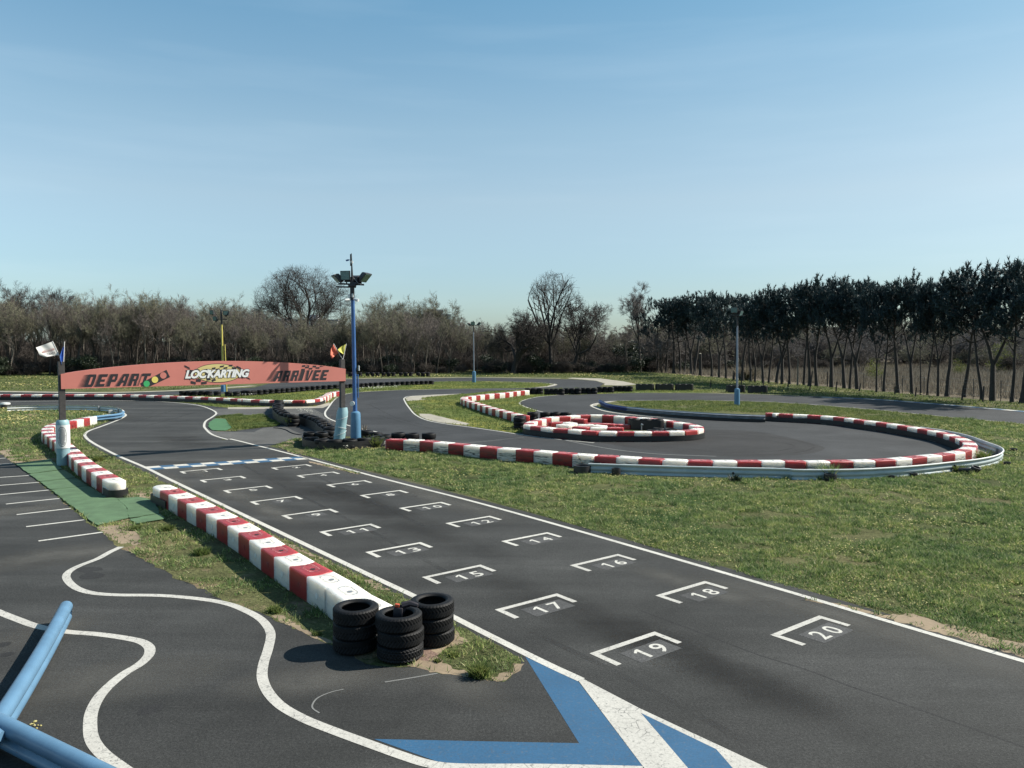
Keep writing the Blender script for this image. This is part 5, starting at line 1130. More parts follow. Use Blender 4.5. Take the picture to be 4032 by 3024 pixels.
def bare_tree(seed, H, trunk_h=.25, r0=.2, limbs=5, spread=(.35, .8), up=.25, wig=.22, levels=4, kids=(4, 5, 5), ratio=(.62, .6, .55), stems=1, twig_r=.016, lean=0.0, twigs=6, reach=1.0, env=None):
    rr = random.Random(seed); wood = []; tw = []
    def grow(p, d, L, r, lev):
        n = 5 if lev < 2 else (4 if lev == 2 else 3); kid = kids[min(lev, len(kids) - 1)]; end = .45 if lev else .7; out = wood if lev <= 1 else tw
        for i in range(n):
            d = (d + Vector((rr.gauss(0, wig), rr.gauss(0, wig), rr.gauss(0, wig) + up * .3))).normalized()
            q = p + d * (L / n)
            if env and lev > 0 and (((q.x - env[0]) / env[2]) ** 2 + (q.y / env[2]) ** 2 + ((q.z - env[1]) / env[3]) ** 2 > 1 + rr.uniform(-.12, .06)): break
            ra = r * (1 - (1 - end) * i / n); rb = r * (1 - (1 - end) * (i + 1) / n)
            out.append((p, q, ra, rb)); p = q
            if lev < levels and i >= 1:
                for _ in range(max(1, round(kid / (n - 1) + rr.uniform(-.5, .5)))):
                    grow(p, rot_dir(d, rr.uniform(.35, .95), rr.uniform(0, 6.283)), L * ratio[min(lev, len(ratio) - 1)] * rr.uniform(.7, 1.15), max(rb * rr.uniform(.45, .7), twig_r), lev + 1)
            elif lev >= levels:
                for _ in range(max(1, twigs // n)):
                    e = rot_dir(d, rr.uniform(.3, 1.0), rr.uniform(0, 6.283)); tw.append((p, p + e * rr.uniform(.25, .6) * H / 12, twig_r * .9, twig_r * .6))
    for s in range(stems):
        a = rr.uniform(0, 6.283); rad = r0 * (1 if stems == 1 else rr.uniform(.35, .7)); p = Vector((math.cos(a), math.sin(a), 0)) * (0 if stems == 1 else r0 * rr.uniform(.3, 1.6))
        d = Vector((lean + rr.gauss(0, .04), rr.gauss(0, .04), 1)) if stems == 1 else Vector((math.cos(a) * rr.uniform(.05, .5), math.sin(a) * rr.uniform(.05, .5), 1)); d.normalize()
        th = H * trunk_h * rr.uniform(.85, 1.15); n = 4; wood.append((p - d * .2, p + d * .3, rad * 1.5, rad * 1.08)); p = p + d * .3
        for i in range(n):
            d = (d + Vector((rr.gauss(0, wig * .3), rr.gauss(0, wig * .3), .05))).normalized(); q = p + d * th / n
            wood.append((p, q, rad * (1.05 - .07 * i), rad * (1.05 - .07 * (i + 1)))); p = q
        for k in range(limbs):
            ang = rr.uniform(*spread) if k else rr.uniform(0, spread[0]); L = (H - th) * rr.uniform(.42, .62) * (1 if k else 1.1) * reach
            grow(p - d * rr.uniform(0, th * .25) * (1 if k else 0), rot_dir(d, ang, 6.283 * k / limbs + rr.uniform(-.5, .5)), L, rad * rr.uniform(.45, .65), 0 if levels < 4 else 1)
    z = max(s[1].z for s in tw + wood); k = H / z if not env else 1.0
    sc = lambda L: [(a * k, b * k, r, q) for a, b, r, q in L]
    return sc(wood), sc(tw)
TREES = {}
def tree_meshes(key, wood, tw, barkm, twigm, sides=6):
    V, F = tubes(wood, sides); a = big_mesh('trunk', V, F, barkm); a.data.polygons.foreach_set('use_smooth', [True] * len(a.data.polygons))
    V, F = tubes(tw, 3); b = big_mesh('crown', V, F, twigm); return a, b
def place_tree(name, label, cat, ab, loc, rz=0, s=1.0, group=None, copy=True):
    t = thing(name, label, cat, loc, rz, group); t.scale = (s, s, s) if not hasattr(s, '__len__') else s
    for o in ab:
        c = o.copy() if copy else o
        if copy: COL.objects.link(c)
        c.parent = t
    return t
def drop(ab):
    for o in ab: COL.objects.unlink(o)
# sources for the far wood: an unlinked collection, instanced on scattered points
def scatter(name, label, cat, points, rots, scales, sources, kind='stuff', seed=0):
    src_c = bpy.data.collections.new(name + '_sources')
    for o in sources: src_c.objects.link(o)
    me = bpy.data.meshes.new(name); me.vertices.add(len(points)); me.vertices.foreach_set('co', np.asarray(points, np.float32).ravel())
    for nm, ty, arr in (('rot', 'FLOAT_VECTOR', rots), ('scl', 'FLOAT_VECTOR', scales)):
        at_ = me.attributes.new(nm, ty, 'POINT'); at_.data.foreach_set('vector', np.asarray(arr, np.float32).ravel())
    o = bpy.data.objects.new(name, me); COL.objects.link(o)
    ng = bpy.data.node_groups.new(name + '_scatter', 'GeometryNodeTree'); ng.interface.new_socket('Geometry', in_out='INPUT', socket_type='NodeSocketGeometry'); ng.interface.new_socket('Geometry', in_out='OUTPUT', socket_type='NodeSocketGeometry')
    gi = ng.nodes.new('NodeGroupInput'); go = ng.nodes.new('NodeGroupOutput'); ip = ng.nodes.new('GeometryNodeInstanceOnPoints'); ci = ng.nodes.new('GeometryNodeCollectionInfo')
    ci.inputs['Collection'].default_value = src_c; ci.inputs['Separate Children'].default_value = True; ci.inputs['Reset Children'].default_value = True
    ip.inputs['Pick Instance'].default_value = True
    ri = ng.nodes.new('FunctionNodeRandomValue'); ri.data_type = 'INT'; ri.inputs[4].default_value = 0; ri.inputs[5].default_value = len(sources) - 1; ri.inputs['Seed'].default_value = seed
    na = ng.nodes.new('GeometryNodeInputNamedAttribute'); na.data_type = 'FLOAT_VECTOR'; na.inputs[0].default_value = 'rot'
    ns = ng.nodes.new('GeometryNodeInputNamedAttribute'); ns.data_type = 'FLOAT_VECTOR'; ns.inputs[0].default_value = 'scl'
    L = ng.links.new; L(gi.outputs[0], ip.inputs['Points']); L(ci.outputs[0], ip.inputs['Instance']); L(ri.outputs[2], ip.inputs['Instance Index'])
    L(na.outputs[0], ip.inputs['Rotation']); L(ns.outputs[0], ip.inputs['Scale']); L(ip.outputs[0], go.inputs[0])
    md = o.modifiers.new('scatter', 'NODES'); md.node_group = ng
    return tag(o, label, cat, kind=kind)
def joined(name, wood, tw, barkm, twigm, sides=5):
    V1, F1 = tubes(wood, sides); V2, F2 = tubes(tw, 3); o = big_mesh(name, np.concatenate([V1, V2]), np.concatenate([F1, F2 + len(V1)]), barkm)
    o.data.materials.append(twigm); mi = np.zeros(len(F1) + len(F2), np.int32); mi[len(F1):] = 1; o.data.polygons.foreach_set('material_index', mi); COL.objects.unlink(o); return o
rw = random.Random(77)
wood_src = []
for i in range(7):
    H = 13.0; w_, t_ = bare_tree(100 + i, H, rw.uniform(.28, .42), rw.uniform(.13, .20), 5, (.10, .42), .5, .17, 4, (4, 4, 4), (.62, .52, .46), 1 if i % 3 else 3, .017, 0, 5)
    wood_src.append(joined('wood_tree', w_, t_, M['bark_pale' if i % 3 == 1 else 'bark'], M['twig_green' if i % 3 == 0 else 'twig'], 4))
shrub_src = []
for i in range(4):
    w_, t_ = bare_tree(300 + i, 4.2, .08, .06, 6, (.2, .9), .2, .3, 4, (4, 4, 4), (.62, .58, .5), 6, .012, 0, 5)
    shrub_src.append(joined('thicket_shrub', w_, t_, M['bark_dark'], M['twig_under'], 3))
pts, ro, scs = [], [], []
def wood_line(x):          # near edge of the wood
    return np.interp(x, [-170, -75, -45, -10, 15, 40, 70], [112, 118, 121, 127, 131, 140, 150])
k = 0
while k < 360:
    x = rw.uniform(-165, 52); dpt = rw.random() ** 1.4 * 62; y = wood_line(x) + 3 + dpt
    if abs(x / y) > .78: continue
    h = rw.uniform(.78, 1.05) * (1.0 + (.06 if x < -20 else -.02)) * (1 + dpt / 700); h *= np.interp(x, [-60, -52, -46, -30, -22, -14, -5, 5, 50], [1, .82, .80, .80, .90, .88, .70, .60, .66])
    pts.append((x, y, 0)); ro.append((0, 0, rw.uniform(0, 6.28))); w_ = h * rw.uniform(.75, 1.0); scs.append((w_, w_, h)); k += 1
pole_src = []
for i in range(4):
    w_, t_ = bare_tree(180 + i, 13.0, .58, rw.uniform(.10, .16), 5, (.10, .45), .5, .10, 4, (4, 4, 4), (.6, .5, .45), 1, .017, rw.uniform(-.06, .06), 5)
    pole_src.append(joined('pole_tree', w_, t_, M['bark_pale' if i % 2 else 'bark'], M['twig' if i % 2 else 'twig_green'], 5))
wood_src += pole_src; k = 0
while k < 110:
    x = rw.uniform(-120, 14); y = wood_line(x) + rw.uniform(.5, 9)
    if abs(x / y) > .74: continue
    h = rw.uniform(.68, 1.0) * np.interp(x, [-60, -52, -46, -30, -22, -5, 14], [1, .8, .75, .75, .88, .7, .55]); pts.append((x, y, 0)); ro.append((0, 0, rw.uniform(0, 6.28))); scs.append((h * .9, h * .9, h)); k += 1
scatter('woodland', 'brown leafless wood closing the view behind the circuit', 'wood', pts, ro, scs, wood_src)
pts, ro, scs = [], [], []
for k in range(900):
    x = rw.uniform(-140, 62); dq = rw.random() ** 1.3 * 62; y = wood_line(x) + dq - 1; s = rw.uniform(.30, .62) + min(dq, 30) / 30 * rw.uniform(.5, 1.5)
    if abs(x / y) > .78: continue
    pts.append((x, y, -.1)); ro.append((0, 0, rw.uniform(0, 6.28))); scs.append((s * 1.2, s * 1.2, s))
scatter('undergrowth', 'tangled leafless undergrowth along the foot of the wood', 'undergrowth', pts, ro, scs, shrub_src)
# leafy clumps
def leaf_cloud(n, size, rad, rr, flat=1.0, pointy=False):
    V = np.zeros((n * 3, 3)); d = rr.normal(size=(n, 3)); d /= np.linalg.norm(d, axis=1, keepdims=True); c = d * (rr.random((n, 1)) ** .45) * np.array(rad)
    a = rr.normal(size=(n, 3)); a /= np.linalg.norm(a, axis=1, keepdims=True); b = np.cross(a, rr.normal(size=(n, 3))); b /= np.linalg.norm(b, axis=1, keepdims=True)
    s = size * rr.uniform(.6, 1.3, (n, 1)); V[0::3] = c - a * s * .5; V[1::3] = c + b * s * .45; V[2::3] = c + a * s * .6; return V, np.arange(n * 3).reshape(-1, 3)
nr = np.random.default_rng(12)
def leafy(name, H, n, size, lobes, mat, spread=1.0):
    Vs, Fs, o = [], [], 0
    for _ in range(lobes):
        V, F = leaf_cloud(n // lobes, size, (H * .28 * spread, H * .28 * spread, H * .24), nr); V = V + np.array([nr.normal(0, H * .2 * spread), nr.normal(0, H * .2 * spread), H * nr.uniform(.12, .8)]); V[:, 2] = np.abs(V[:, 2])
        Vs.append(V); Fs.append(F + o); o += len(V)
    return big_mesh(name, np.concatenate(Vs), np.concatenate(Fs), mat)
dark_shrub = [leafy('evergreen_shrub', 3.6, 2600, .22, 7, M['leaf_dark'], 1.0), leafy('evergreen_shrub', 2.4, 1800, .2, 6, M['leaf_dark'], 1.5)]
for o in dark_shrub: COL.objects.unlink(o)
pts, ro, scs = [], [], []
for k in range(90):
    x = rw.uniform(-110, 42); y = wood_line(x) + rw.uniform(-1, 10); s = rw.uniform(.4, .95)
    pts.append((x, y, -.1)); ro.append((0, 0, rw.uniform(0, 6.28))); scs.append((s * 1.3, s * 1.3, s))
scatter('bramble_bank', 'low dark evergreen brambles along the wood edge', 'brambles', pts, ro, scs, dark_shrub)

# trees that stand out before the wood
def named_tree(label, v, x, y, ytop, seed, barkm='bark_dark', twigm='twig_dark', **kw):
    p = g(v, x, y); H = zat(p, src(v, 0, ytop)[1])
    if 'crown' in kw: cx, cz, rx, rz = kw.pop('crown'); kw['env'] = (cx * H, cz * H, rx * H, rz * H)
    w_, t_ = bare_tree(seed, H, **kw); ab = tree_meshes(None, w_, t_, M[barkm], M[twigm], 7)
    place_tree('bare_tree', label, 'tree', ab, tuple(p), 0, 1, 'leafless trees standing out before the wood', False); return p
named_tree('great spreading leafless oak behind the right end of the banner', 'B', 700, 968, 105, 11, trunk_h=.22, r0=.62, limbs=9, spread=(.35, 1.15), up=.10, wig=.20, kids=(6, 8, 8), ratio=(.80, .66, .58), reach=1.12, crown=(-.03, .60, .52, .40), twig_r=.017, twigs=8)
named_tree('leafless tree forking low just left of the great oak', 'B', 250, 985, 370, 12, barkm='bark', trunk_h=.3, r0=.2, limbs=5, spread=(.2, .6), kids=(4, 5, 5), twig_r=.016)
named_tree('fan shaped leafless clump of many stems left of the middle lamp post', 'B', 1735, 990, 300, 13, barkm='bark', twigm='twig_green', trunk_h=.30, r0=.5, limbs=3, spread=(.1, .45), up=.3, wig=.14, stems=9, kids=(4, 4, 5), ratio=(.6, .55, .5), twig_r=.018)
named_tree('leafless clump between the mast and the fan shaped clump', 'B', 1420, 985, 320, 14, barkm='bark', twigm='twig_green', trunk_h=.32, r0=.4, limbs=3, spread=(.1, .5), up=.3, wig=.16, stems=6, kids=(4, 4, 5), ratio=(.6, .55, .5), twig_r=.018)
named_tree('dark broad crowned bare tree with a thick forked trunk right of the middle lamp post', 'C', 492, 1042, 455, 15, trunk_h=.2, r0=.5, limbs=7, spread=(.4, 1.0), up=.12, wig=.22, reach=1.12, crown=(-.02, .60, .55, .42), kids=(6, 7, 7), ratio=(.7, .6, .55), twig_r=.017, twigs=6)
named_tree('tallest bare tree with a rounded double crown in the middle of the view', 'C', 825, 1036, 155, 16, trunk_h=.27, r0=.34, limbs=8, spread=(.2, .75), up=.16, wig=.15, kids=(5, 7, 6), ratio=(.68, .62, .52), reach=1.6, crown=(.03, .66, .30, .34), twig_r=.016, twigs=7)
named_tree('leaning bare tree with its limbs reaching to the right of the tallest tree', 'C', 1003, 1036, 330, 17, trunk_h=.25, r0=.34, limbs=5, spread=(.3, .9), up=.2, wig=.25, kids=(4, 6, 6), ratio=(.7, .62, .55), lean=.22, twig_r=.026, twigs=5)
named_tree('slender pale poplar with an upright feathery crown by the pines', 'C', 1600, 1030, 225, 18, barkm='bark', twigm='twig_grey', trunk_h=.45, r0=.17, limbs=7, spread=(.12, .35), up=.4, wig=.12, kids=(4, 5, 5), ratio=(.6, .5, .45), twig_r=.016, twigs=8)
named_tree('small bare tree between the leaning tree and the poplar', 'C', 1265, 985, 420, 19, barkm='bark_pale', twigm='twig_grey', trunk_h=.4, r0=.1, limbs=5, spread=(.2, .6), kids=(3, 4, 4), twig_r=.014)
named_tree('bare tree with a tall thin top at the far left of the wood', 'A', 140, 1030, 200, 20, barkm='bark', trunk_h=.4, r0=.16, limbs=5, spread=(.15, .45), up=.3, kids=(4, 5, 5), twig_r=.016)
named_tree('pale stemmed bare tree in the wood above the white flag', 'A', 520, 1010, 262, 21, barkm='bark_pale', trunk_h=.4, r0=.16, limbs=5, spread=(.15, .45), up=.3, kids=(4, 5, 5), twig_r=.016)
named_tree('leafless tree with a wide top above the letters at the left of the banner', 'A', 830, 1005, 245, 22, barkm='bark', twigm='twig_green', trunk_h=.38, r0=.2, limbs=6, spread=(.2, .6), up=.3, kids=(4, 5, 5), twig_r=.017)
named_tree('budding leafless tree above the oval emblem of the banner', 'A', 1480, 1000, 300, 23, barkm='bark', twigm='twig_green', trunk_h=.35, r0=.18, limbs=6, spread=(.2, .6), up=.3, kids=(4, 5, 5), twig_r=.017)
named_tree('budding leafless tree right behind the yellow lamp post', 'A', 1800, 1000, 310, 24, barkm='bark', twigm='twig_green', trunk_h=.35, r0=.18, limbs=6, spread=(.2, .6), up=.3, kids=(4, 5, 5), twig_r=.017)
p = g('C', 215, 1000); w_, t_ = bare_tree(31, 3.9, .25, .05, 4, (.2, .9), .1, .12, 3, (3, 3, 3), (.6, .5, .5), 14, .014)
ab = tree_meshes(None, w_, t_, M['bark_pale'], M['twig_straw'], 5); place_tree('coppiced_shrub', 'straw coloured fan of cut stems beside the middle lamp post', 'shrub', ab, tuple(p), 0, 1, None, False)
for (v, x, y, s, lb) in (('C', 1500, 1020, 1.6, 'dark evergreen bush before the poplar'), ('B', 590, 960, 1.5, 'dark evergreen bush at the foot of the great oak'), ('B', 1310, 990, 1.5, 'dark evergreen bush left of the many stemmed clumps'), ('C', 680, 1035, .7, 'low dark bush between the broad tree and the tallest tree'), ('C', 1160, 1030, .6, 'low green bush right of the leaning tree')):
    p = g(v, x, y); o = dark_shrub[0].copy(); COL.objects.link(o); o.location = p; o.scale = (s, s, s); o.rotation_euler = (0, 0, x); tag(o, lb, 'bush', 'dark evergreen bushes at the wood edge')

# pines: bare leaning trunks, dense dark tops with upswept tufts
def pine(seed, H, fork=False):
    rr = random.Random(seed); base_ = rr.uniform(-.07, .09); dens = rr.uniform(.62, .9); q = np.random.default_rng(seed); wood = []; tips = []
    def stem(p, d, L, r, top):
        n = 11
        for i in range(n):
            d = (d + Vector((rr.gauss(0, .05), rr.gauss(0, .05), .03))).normalized(); e = p + d * L / n; wood.append((p, e, r * (1 - .062 * i), r * (1 - .062 * (i + 1)))); p = e
            f = (i + 1) / n
            if f > top:
                for _ in range(3 if f < .95 else 5):
                    a = rr.uniform(0, 6.283); bd = Vector((math.cos(a), math.sin(a), rr.uniform(.05, .8))).normalized(); bl = H * rr.uniform(.13, .31) * (1.2 - .8 * max(0, f - .5)); b = p; br = r * .3
                    for k in range(4):
                        bd = (bd + Vector((rr.gauss(0, .15), rr.gauss(0, .15), .12))).normalized(); c = b + bd * bl / 4; wood.append((b, c, br * (1 - .2 * k), br * (1 - .2 * (k + 1)))); b = c
                        if k >= 2 and rr.random() < (.95 if f > top + .15 else .6): tips.append((b, bd))
                        if k == 3 and (f > top + .08 or rr.random() < .5):
                            for _ in range(6): sd_ = rot_dir(bd, rr.uniform(.4, 1.3), rr.uniform(0, 6.283)); tips.append((b + sd_ * rr.uniform(.2, .75), sd_))
            elif f > .3 and rr.random() < .5:
                a = rr.uniform(0, 6.283); bd = Vector((math.cos(a), math.sin(a), .35)).normalized(); wood.append((p, p + bd * rr.uniform(.5, 1.8), .035, .012))
    l = rr.gauss(.03, .09)
    if fork:
        d = Vector((l, rr.gauss(0, .03), 1)).normalized(); e = d * H * .30; wood.append((Vector((0, 0, -.2)), e * .5, .29, .23)); wood.append((e * .5, e, .23, .20))
        stem(e, Vector((.30, rr.gauss(0, .1), 1)).normalized(), H * .64, .15, .32 + base_); stem(e, Vector((-.22, rr.gauss(0, .1), 1)).normalized(), H * .66, .16, .32 + base_)
    else:
        wood.append((Vector((0, 0, -.2)), Vector((0, 0, .4)), .31, .225)); stem(Vector((0, 0, .35)), Vector((l, rr.gauss(0, .04), 1)).normalized(), H * .90, .21, .46 + base_)
    # needle tufts: sprays of long thin pointed faces swept upward
    tips = [t_ for t_ in tips if rr.random() < dens]; V = []; nb = 18
    for b, d in tips:
        for _ in range(2):
            c = np.array(b) + q.normal(0, .30, 3); ax = np.array(d) * .5 + np.array([q.normal(0, .3), q.normal(0, .3), .75]); ax /= np.linalg.norm(ax); Lf = q.uniform(.55, 1.0)
            for _ in range(nb):
                t = q.uniform(0, .8); e = ax * .75 + q.normal(0, .42, 3); e /= np.linalg.norm(e); sdv = np.cross(e, q.normal(size=3)); sdv /= np.linalg.norm(sdv) + 1e-9
                o = c + ax * Lf * t; ln = q.uniform(.28, .58); V += [o - sdv * .06, o + sdv * .06, o + e * ln]
    V = np.array(V); k_ = H / np.percentile(V[:, 2], 99.7); V = V * k_; a = tubes(wood, 7); a = (a[0] * k_, a[1]); return a, (V, np.arange(len(V)).reshape(-1, 3))
pines = []
for i in range(9):
    (V, F), (V2, F2) = pine(500 + i, 11.5, i in (2, 5)); a = big_mesh('trunk', V, F, M['bark_dark']); a.data.polygons.foreach_set('use_smooth', [True] * len(F)); b = big_mesh('crown', V2, F2, M['needle']); pines.append((a, b)); drop((a, b))
pine_at = [('D', -30, 1290, 480), ('D', 60, 1295, 470), ('D', 145, 1302, 465), ('D', 212, 1302, 480), ('D', 262, 1303, 470), ('D', 340, 1310, 440), ('D', 372, 1312, 415), ('D', 560, 1335, 500), ('D', 640, 1345, 430), ('D', 715, 1357, 400), ('D', 800, 1370, 430), ('D', 895, 1382, 480), ('D', 985, 1392, 490), ('D', 1030, 1396, 500), ('D', 1120, 1405, 460),
           ('D', 1180, 1407, 430), ('D', 1265, 1412, 365), ('D', 1325, 1416, 350), ('D', 1405, 1418, 390), ('D', 1560, 1427, 330), ('D', 1625, 1437, 320), ('D', 1700, 1438, 300), ('E', 115, 1452, 240), ('E', 255, 1462, 290), ('E', 315, 1467, 310), ('E', 395, 1472, 350), ('E', 605, 1507, 350), ('E', 685, 1498, 330), ('E', 838, 1512, 300),
           ('E', 990, 1527, 215), ('E', 1085, 1533, 300), ('E', 1160, 1538, 290), ('E', 1275, 1548, 280), ('E', 1370, 1552, 260), ('E', 1750, 1592, 95), ('E', 1865, 1598, 110), ('E', 2080, 1612, 85), ('E', 2195, 1625, 75), ('E', 2330, 1650, 60), ('E', 2480, 1660, 50), ('E', 1560, 1560, 170)]
order = sorted(range(len(pine_at)), key=lambda i: -src(pine_at[i][0], pine_at[i][1], 0)[0])
for rank, i in enumerate(order):
    v, x, y, yt = pine_at[i]; p = g(v, x, y); H = zat(p, src(v, 0, yt)[1]); j = (i * 7 + 3) % 9
    if v == 'E' and x in (395, 990): j = 2
    if v == 'E' and x in (115, 1275): j = 5
    s = H / 11.5; wd = s * rw.uniform(.74, 1.18) * (.62 if (v, x) in (('E', 1085), ('E', 1160), ('E', 1275), ('E', 605)) else 1)
    place_tree('pine_tree', f'dark pine, {nth(rank + 1)} from the right in the row, ' + ('with a forked trunk' if j in (2, 5) else 'with a single trunk'), 'pine tree', pines[j], tuple(p), rw.uniform(-.4, .4) + (0 if j in (2, 5) else rw.uniform(0, 6)), (wd, wd, s), 'pines in the row along the field')
# lopped trunks
for v, x, y, yt, lb in (('D', 435, 1328, 1085, 'lopped trunk with a pale cut top at the left of the pine row'), ('D', 1495, 1428, 1130, 'thin dead pale trunk between two pines')):
    p = g(v, x, y); H = zat(p, src(v, 0, yt)[1]); mb = MB(); mb.tube([(0, 0, -.1), (.03, 0, H * .5), (-.02, 0, H)], [.28, .22, .18] if 'lopped' in lb else [.13, .10, .05], 9)
    o = mb.build('tree_stump', M['bark_dark' if 'lopped' in lb else 'bark_pale'], None, True, tuple(p)); tag(o, lb, 'stump')
    if 'lopped' in lb: mb = MB(); mb.disc((-.02, 0, H + .01), (0, -.5, 1), .17, .02, 12); mb.build('cut_top', M['concrete'], o)
# bushes and saplings in the field behind the pines
sp = [leafy('spring_shrub', 3.4, 1500, .16, 8, M['leaf_spring'], 1.1)]
w_, t_ = bare_tree(41, 5.0, .2, .05, 5, (.2, .7), .25, .25, 4, (3, 4, 4), (.62, .55, .5), 4, .013, 0, 4); sapl = joined('sapling', w_, t_, M['bark'], M['twig_green'], 4)
sapl_grey = sapl.copy(); sapl_grey.data = sapl.data.copy(); sapl_grey.data.materials[1] = M['twig_grey']
COL.objects.unlink(sp[0])
pts, ro, scs = [], [], []
for k in range(230):
    y = rw.uniform(125, 245); x = y * rw.uniform(.19, .76)
    if y < 140 + rw.random() * 40 and rw.random() < .8: continue
    s = rw.uniform(1.1, 2.5) * (y / 190); pts.append((x, y, 0)); ro.append((0, 0, rw.uniform(0, 6.28))); scs.append((s * 1.2, s * 1.2, s))
scatter('field_thicket', 'leafless thicket at the far side of the dry field', 'thicket', pts, ro, scs, [sapl, sapl_grey, shrub_src[1]])
pts, ro, scs = [], [], []
for x, y, s in ((47, 100, .9), (84, 128, 1.5), (70, 118, .8), (95, 150, 1.6), (60, 165, 1.5), (50, 170, 1.3), (110, 170, 1.8), (120, 190, 2.2), (40, 160, 1.2)):
    pts.append((x, y, 0)); ro.append((0, 0, rw.uniform(0, 6))); scs.append((s, s, s))
scatter('spring_bushes', 'yellow green budding bushes across the field behind the pines', 'bushes', pts, ro, scs, sp)
far_src = [joined('far_tree', *bare_tree(61 + i, 10, .2, .2, 5, (.3, .8), .2, .25, 4, (4, 4, 4), (.66, .6, .5), 1, .03, 0, 6), M['bark'], M['twig' if i else 'twig_green'], 4) for i in range(2)]
pts, ro, scs = [], [], []
for k in range(170):
    y = rw.uniform(240, 340); x = y * rw.uniform(.02, .80); s = rw.uniform(1.0, 1.6); pts.append((x, y, 0)); ro.append((0, 0, rw.uniform(0, 6.28))); scs.append((s * 1.3, s * 1.3, s))
scatter('far_woodland', 'distant leafless tree belt beyond the dry field', 'wood', pts, ro, scs, far_src)

# white buildings glimpsed through the bare trees
def building(label, c, size, mat, floors, cols):
    t = thing('apartment_building', label, 'building', c, rw.uniform(-.2, .2), 'pale buildings beyond the wood'); w, d, h = size
    mb = MB(); mb.box((0, 0, h / 2), size, 0); mb.build('wall', mat, t); mb = MB(); mb.box((0, 0, h + .25), (w + .5, d + .5, .5), 0); mb.box((w * .2, 0, h + 1.2), (3, 3, 1.6), 0); mb.build('roof', M['wall_grey'], t)
    for f in range(floors):
        for k in range(cols):
            x = -w / 2 + (k + .5) * w / cols; z = 1.2 + f * (h - 1) / floors; mb = MB(); mb.box((x, -d / 2 - .02, z + .7), (w / cols * .5, .08, 1.4), 0); mb.build('window', M['glass'], t)
for (v, x, y, w, h, lb, m) in (('B', 1750, 545, 12, 0, 'white apartment block seen through the fan shaped bare clump', 'wall_white'), ('B', 1650, 590, 10, 0, 'grey flat building left of the white block beyond the wood', 'wall_grey'), ('B', 590, 590, 26, 0, 'long pale building glimpsed behind the great oak', 'wall_white')):
    d = Vector(ray(*src(v, x, y))); k_ = 225 / d.y; building(lb, (d.x * k_, 225, 0), (w, 10, HCAM + d.z * k_), M[m], 4, 5 if w < 20 else 9)

# ------------------------------------------------------------------ field fence: leaning wooden posts, thin stakes, wires
fp = [('D', 545, 1455, 1365), ('D', 880, 1430, 1330), ('D', 1120, 1440, 1340), ('D', 1390, 1470, 1380), ('D', 1625, 1485, 1275), ('E', 165, 1495, 1390), ('E', 418, 1495, 1408), ('E', 805, 1528, 1440), ('E', 1028, 1548, 1452), ('E', 1535, 1592, 1432), ('E', 1762, 1612, 1440), ('E', 2060, 1625, 1590)]
f1 = thing('field_fence', 'low fence of short leaning wooden posts before the pine row', 'fence', (0, 0, 0))
for v, x, y, yt in fp:
    p = g(v, x, y); H = max(.5, min(zat(p, src(v, 0, yt)[1]), 3.2)); mb = MB(); mb.tube([(p.x, p.y, -.1), (p.x + rw.uniform(.0, .16) * H, p.y, H)], [.07, .06], 7); mb.build('post', M['bark_dark'], f1, True)
f2 = thing('wire_fence', 'wire mesh fence on thin metal stakes along the pine trunks', 'fence', (0, 0, 0)); tops = []
for v, x, y, yt in (('D', 1815, 1445, 1280), ('E', 75, 1445, 1285), ('E', 465, 1470, 1300), ('E', 658, 1490, 1310), ('E', 888, 1520, 1325), ('E', 1122, 1530, 1340), ('E', 1398, 1552, 1350), ('E', 1658, 1578, 1360), ('E', 1958, 1602, 1378), ('E', 2260, 1625, 1395)):
    p = g(v, x, y); H = zat(p, src(v, 0, yt)[1]); mb = MB(); mb.tube([(p.x, p.y, -.1), (p.x, p.y, H)], .03, 6); mb.build('stake', M['black_metal'], f2); tops.append((p, H))
mb = MB()
for (p, H), (q, H2) in zip(tops, tops[1:]):
    for f in (.2, .5, .8, .98): mb.tube([(p.x, p.y, H * f), ((p.x + q.x) / 2, (p.y + q.y) / 2, (H + H2) / 2 * f - .03), (q.x, q.y, H2 * f)], .006, 4, 0, False)
mb.build('wire', M['galv'], f2)

# ------------------------------------------------------------------ grass, flowers, weeds
def inside(P, poly):
    x, y = P[:, 0], P[:, 1]; r = np.zeros(len(P), bool); n = len(poly)
    for i in range(n):
        x0, y0 = poly[i][0], poly[i][1]; x1, y1 = poly[i - 1][0], poly[i - 1][1]
        if y0 == y1: continue
        c = ((y0 > y) != (y1 > y)) & (x < (x1 - x0) * (y - y0) / (y1 - y0) + x0); r ^= c
    return r
def vnoise(P, s, seed):
    r = np.random.default_rng(seed); T = r.random((64, 64)); q = P[:, :2] / s; i = np.floor(q).astype(int); f = q - i; f = f * f * (3 - 2 * f)
    a = lambda dx, dy: T[(i[:, 0] + dx) % 64, (i[:, 1] + dy) % 64]
    return (a(0, 0) * (1 - f[:, 0]) + a(1, 0) * f[:, 0]) * (1 - f[:, 1]) + (a(0, 1) * (1 - f[:, 0]) + a(1, 1) * f[:, 0]) * f[:, 1]
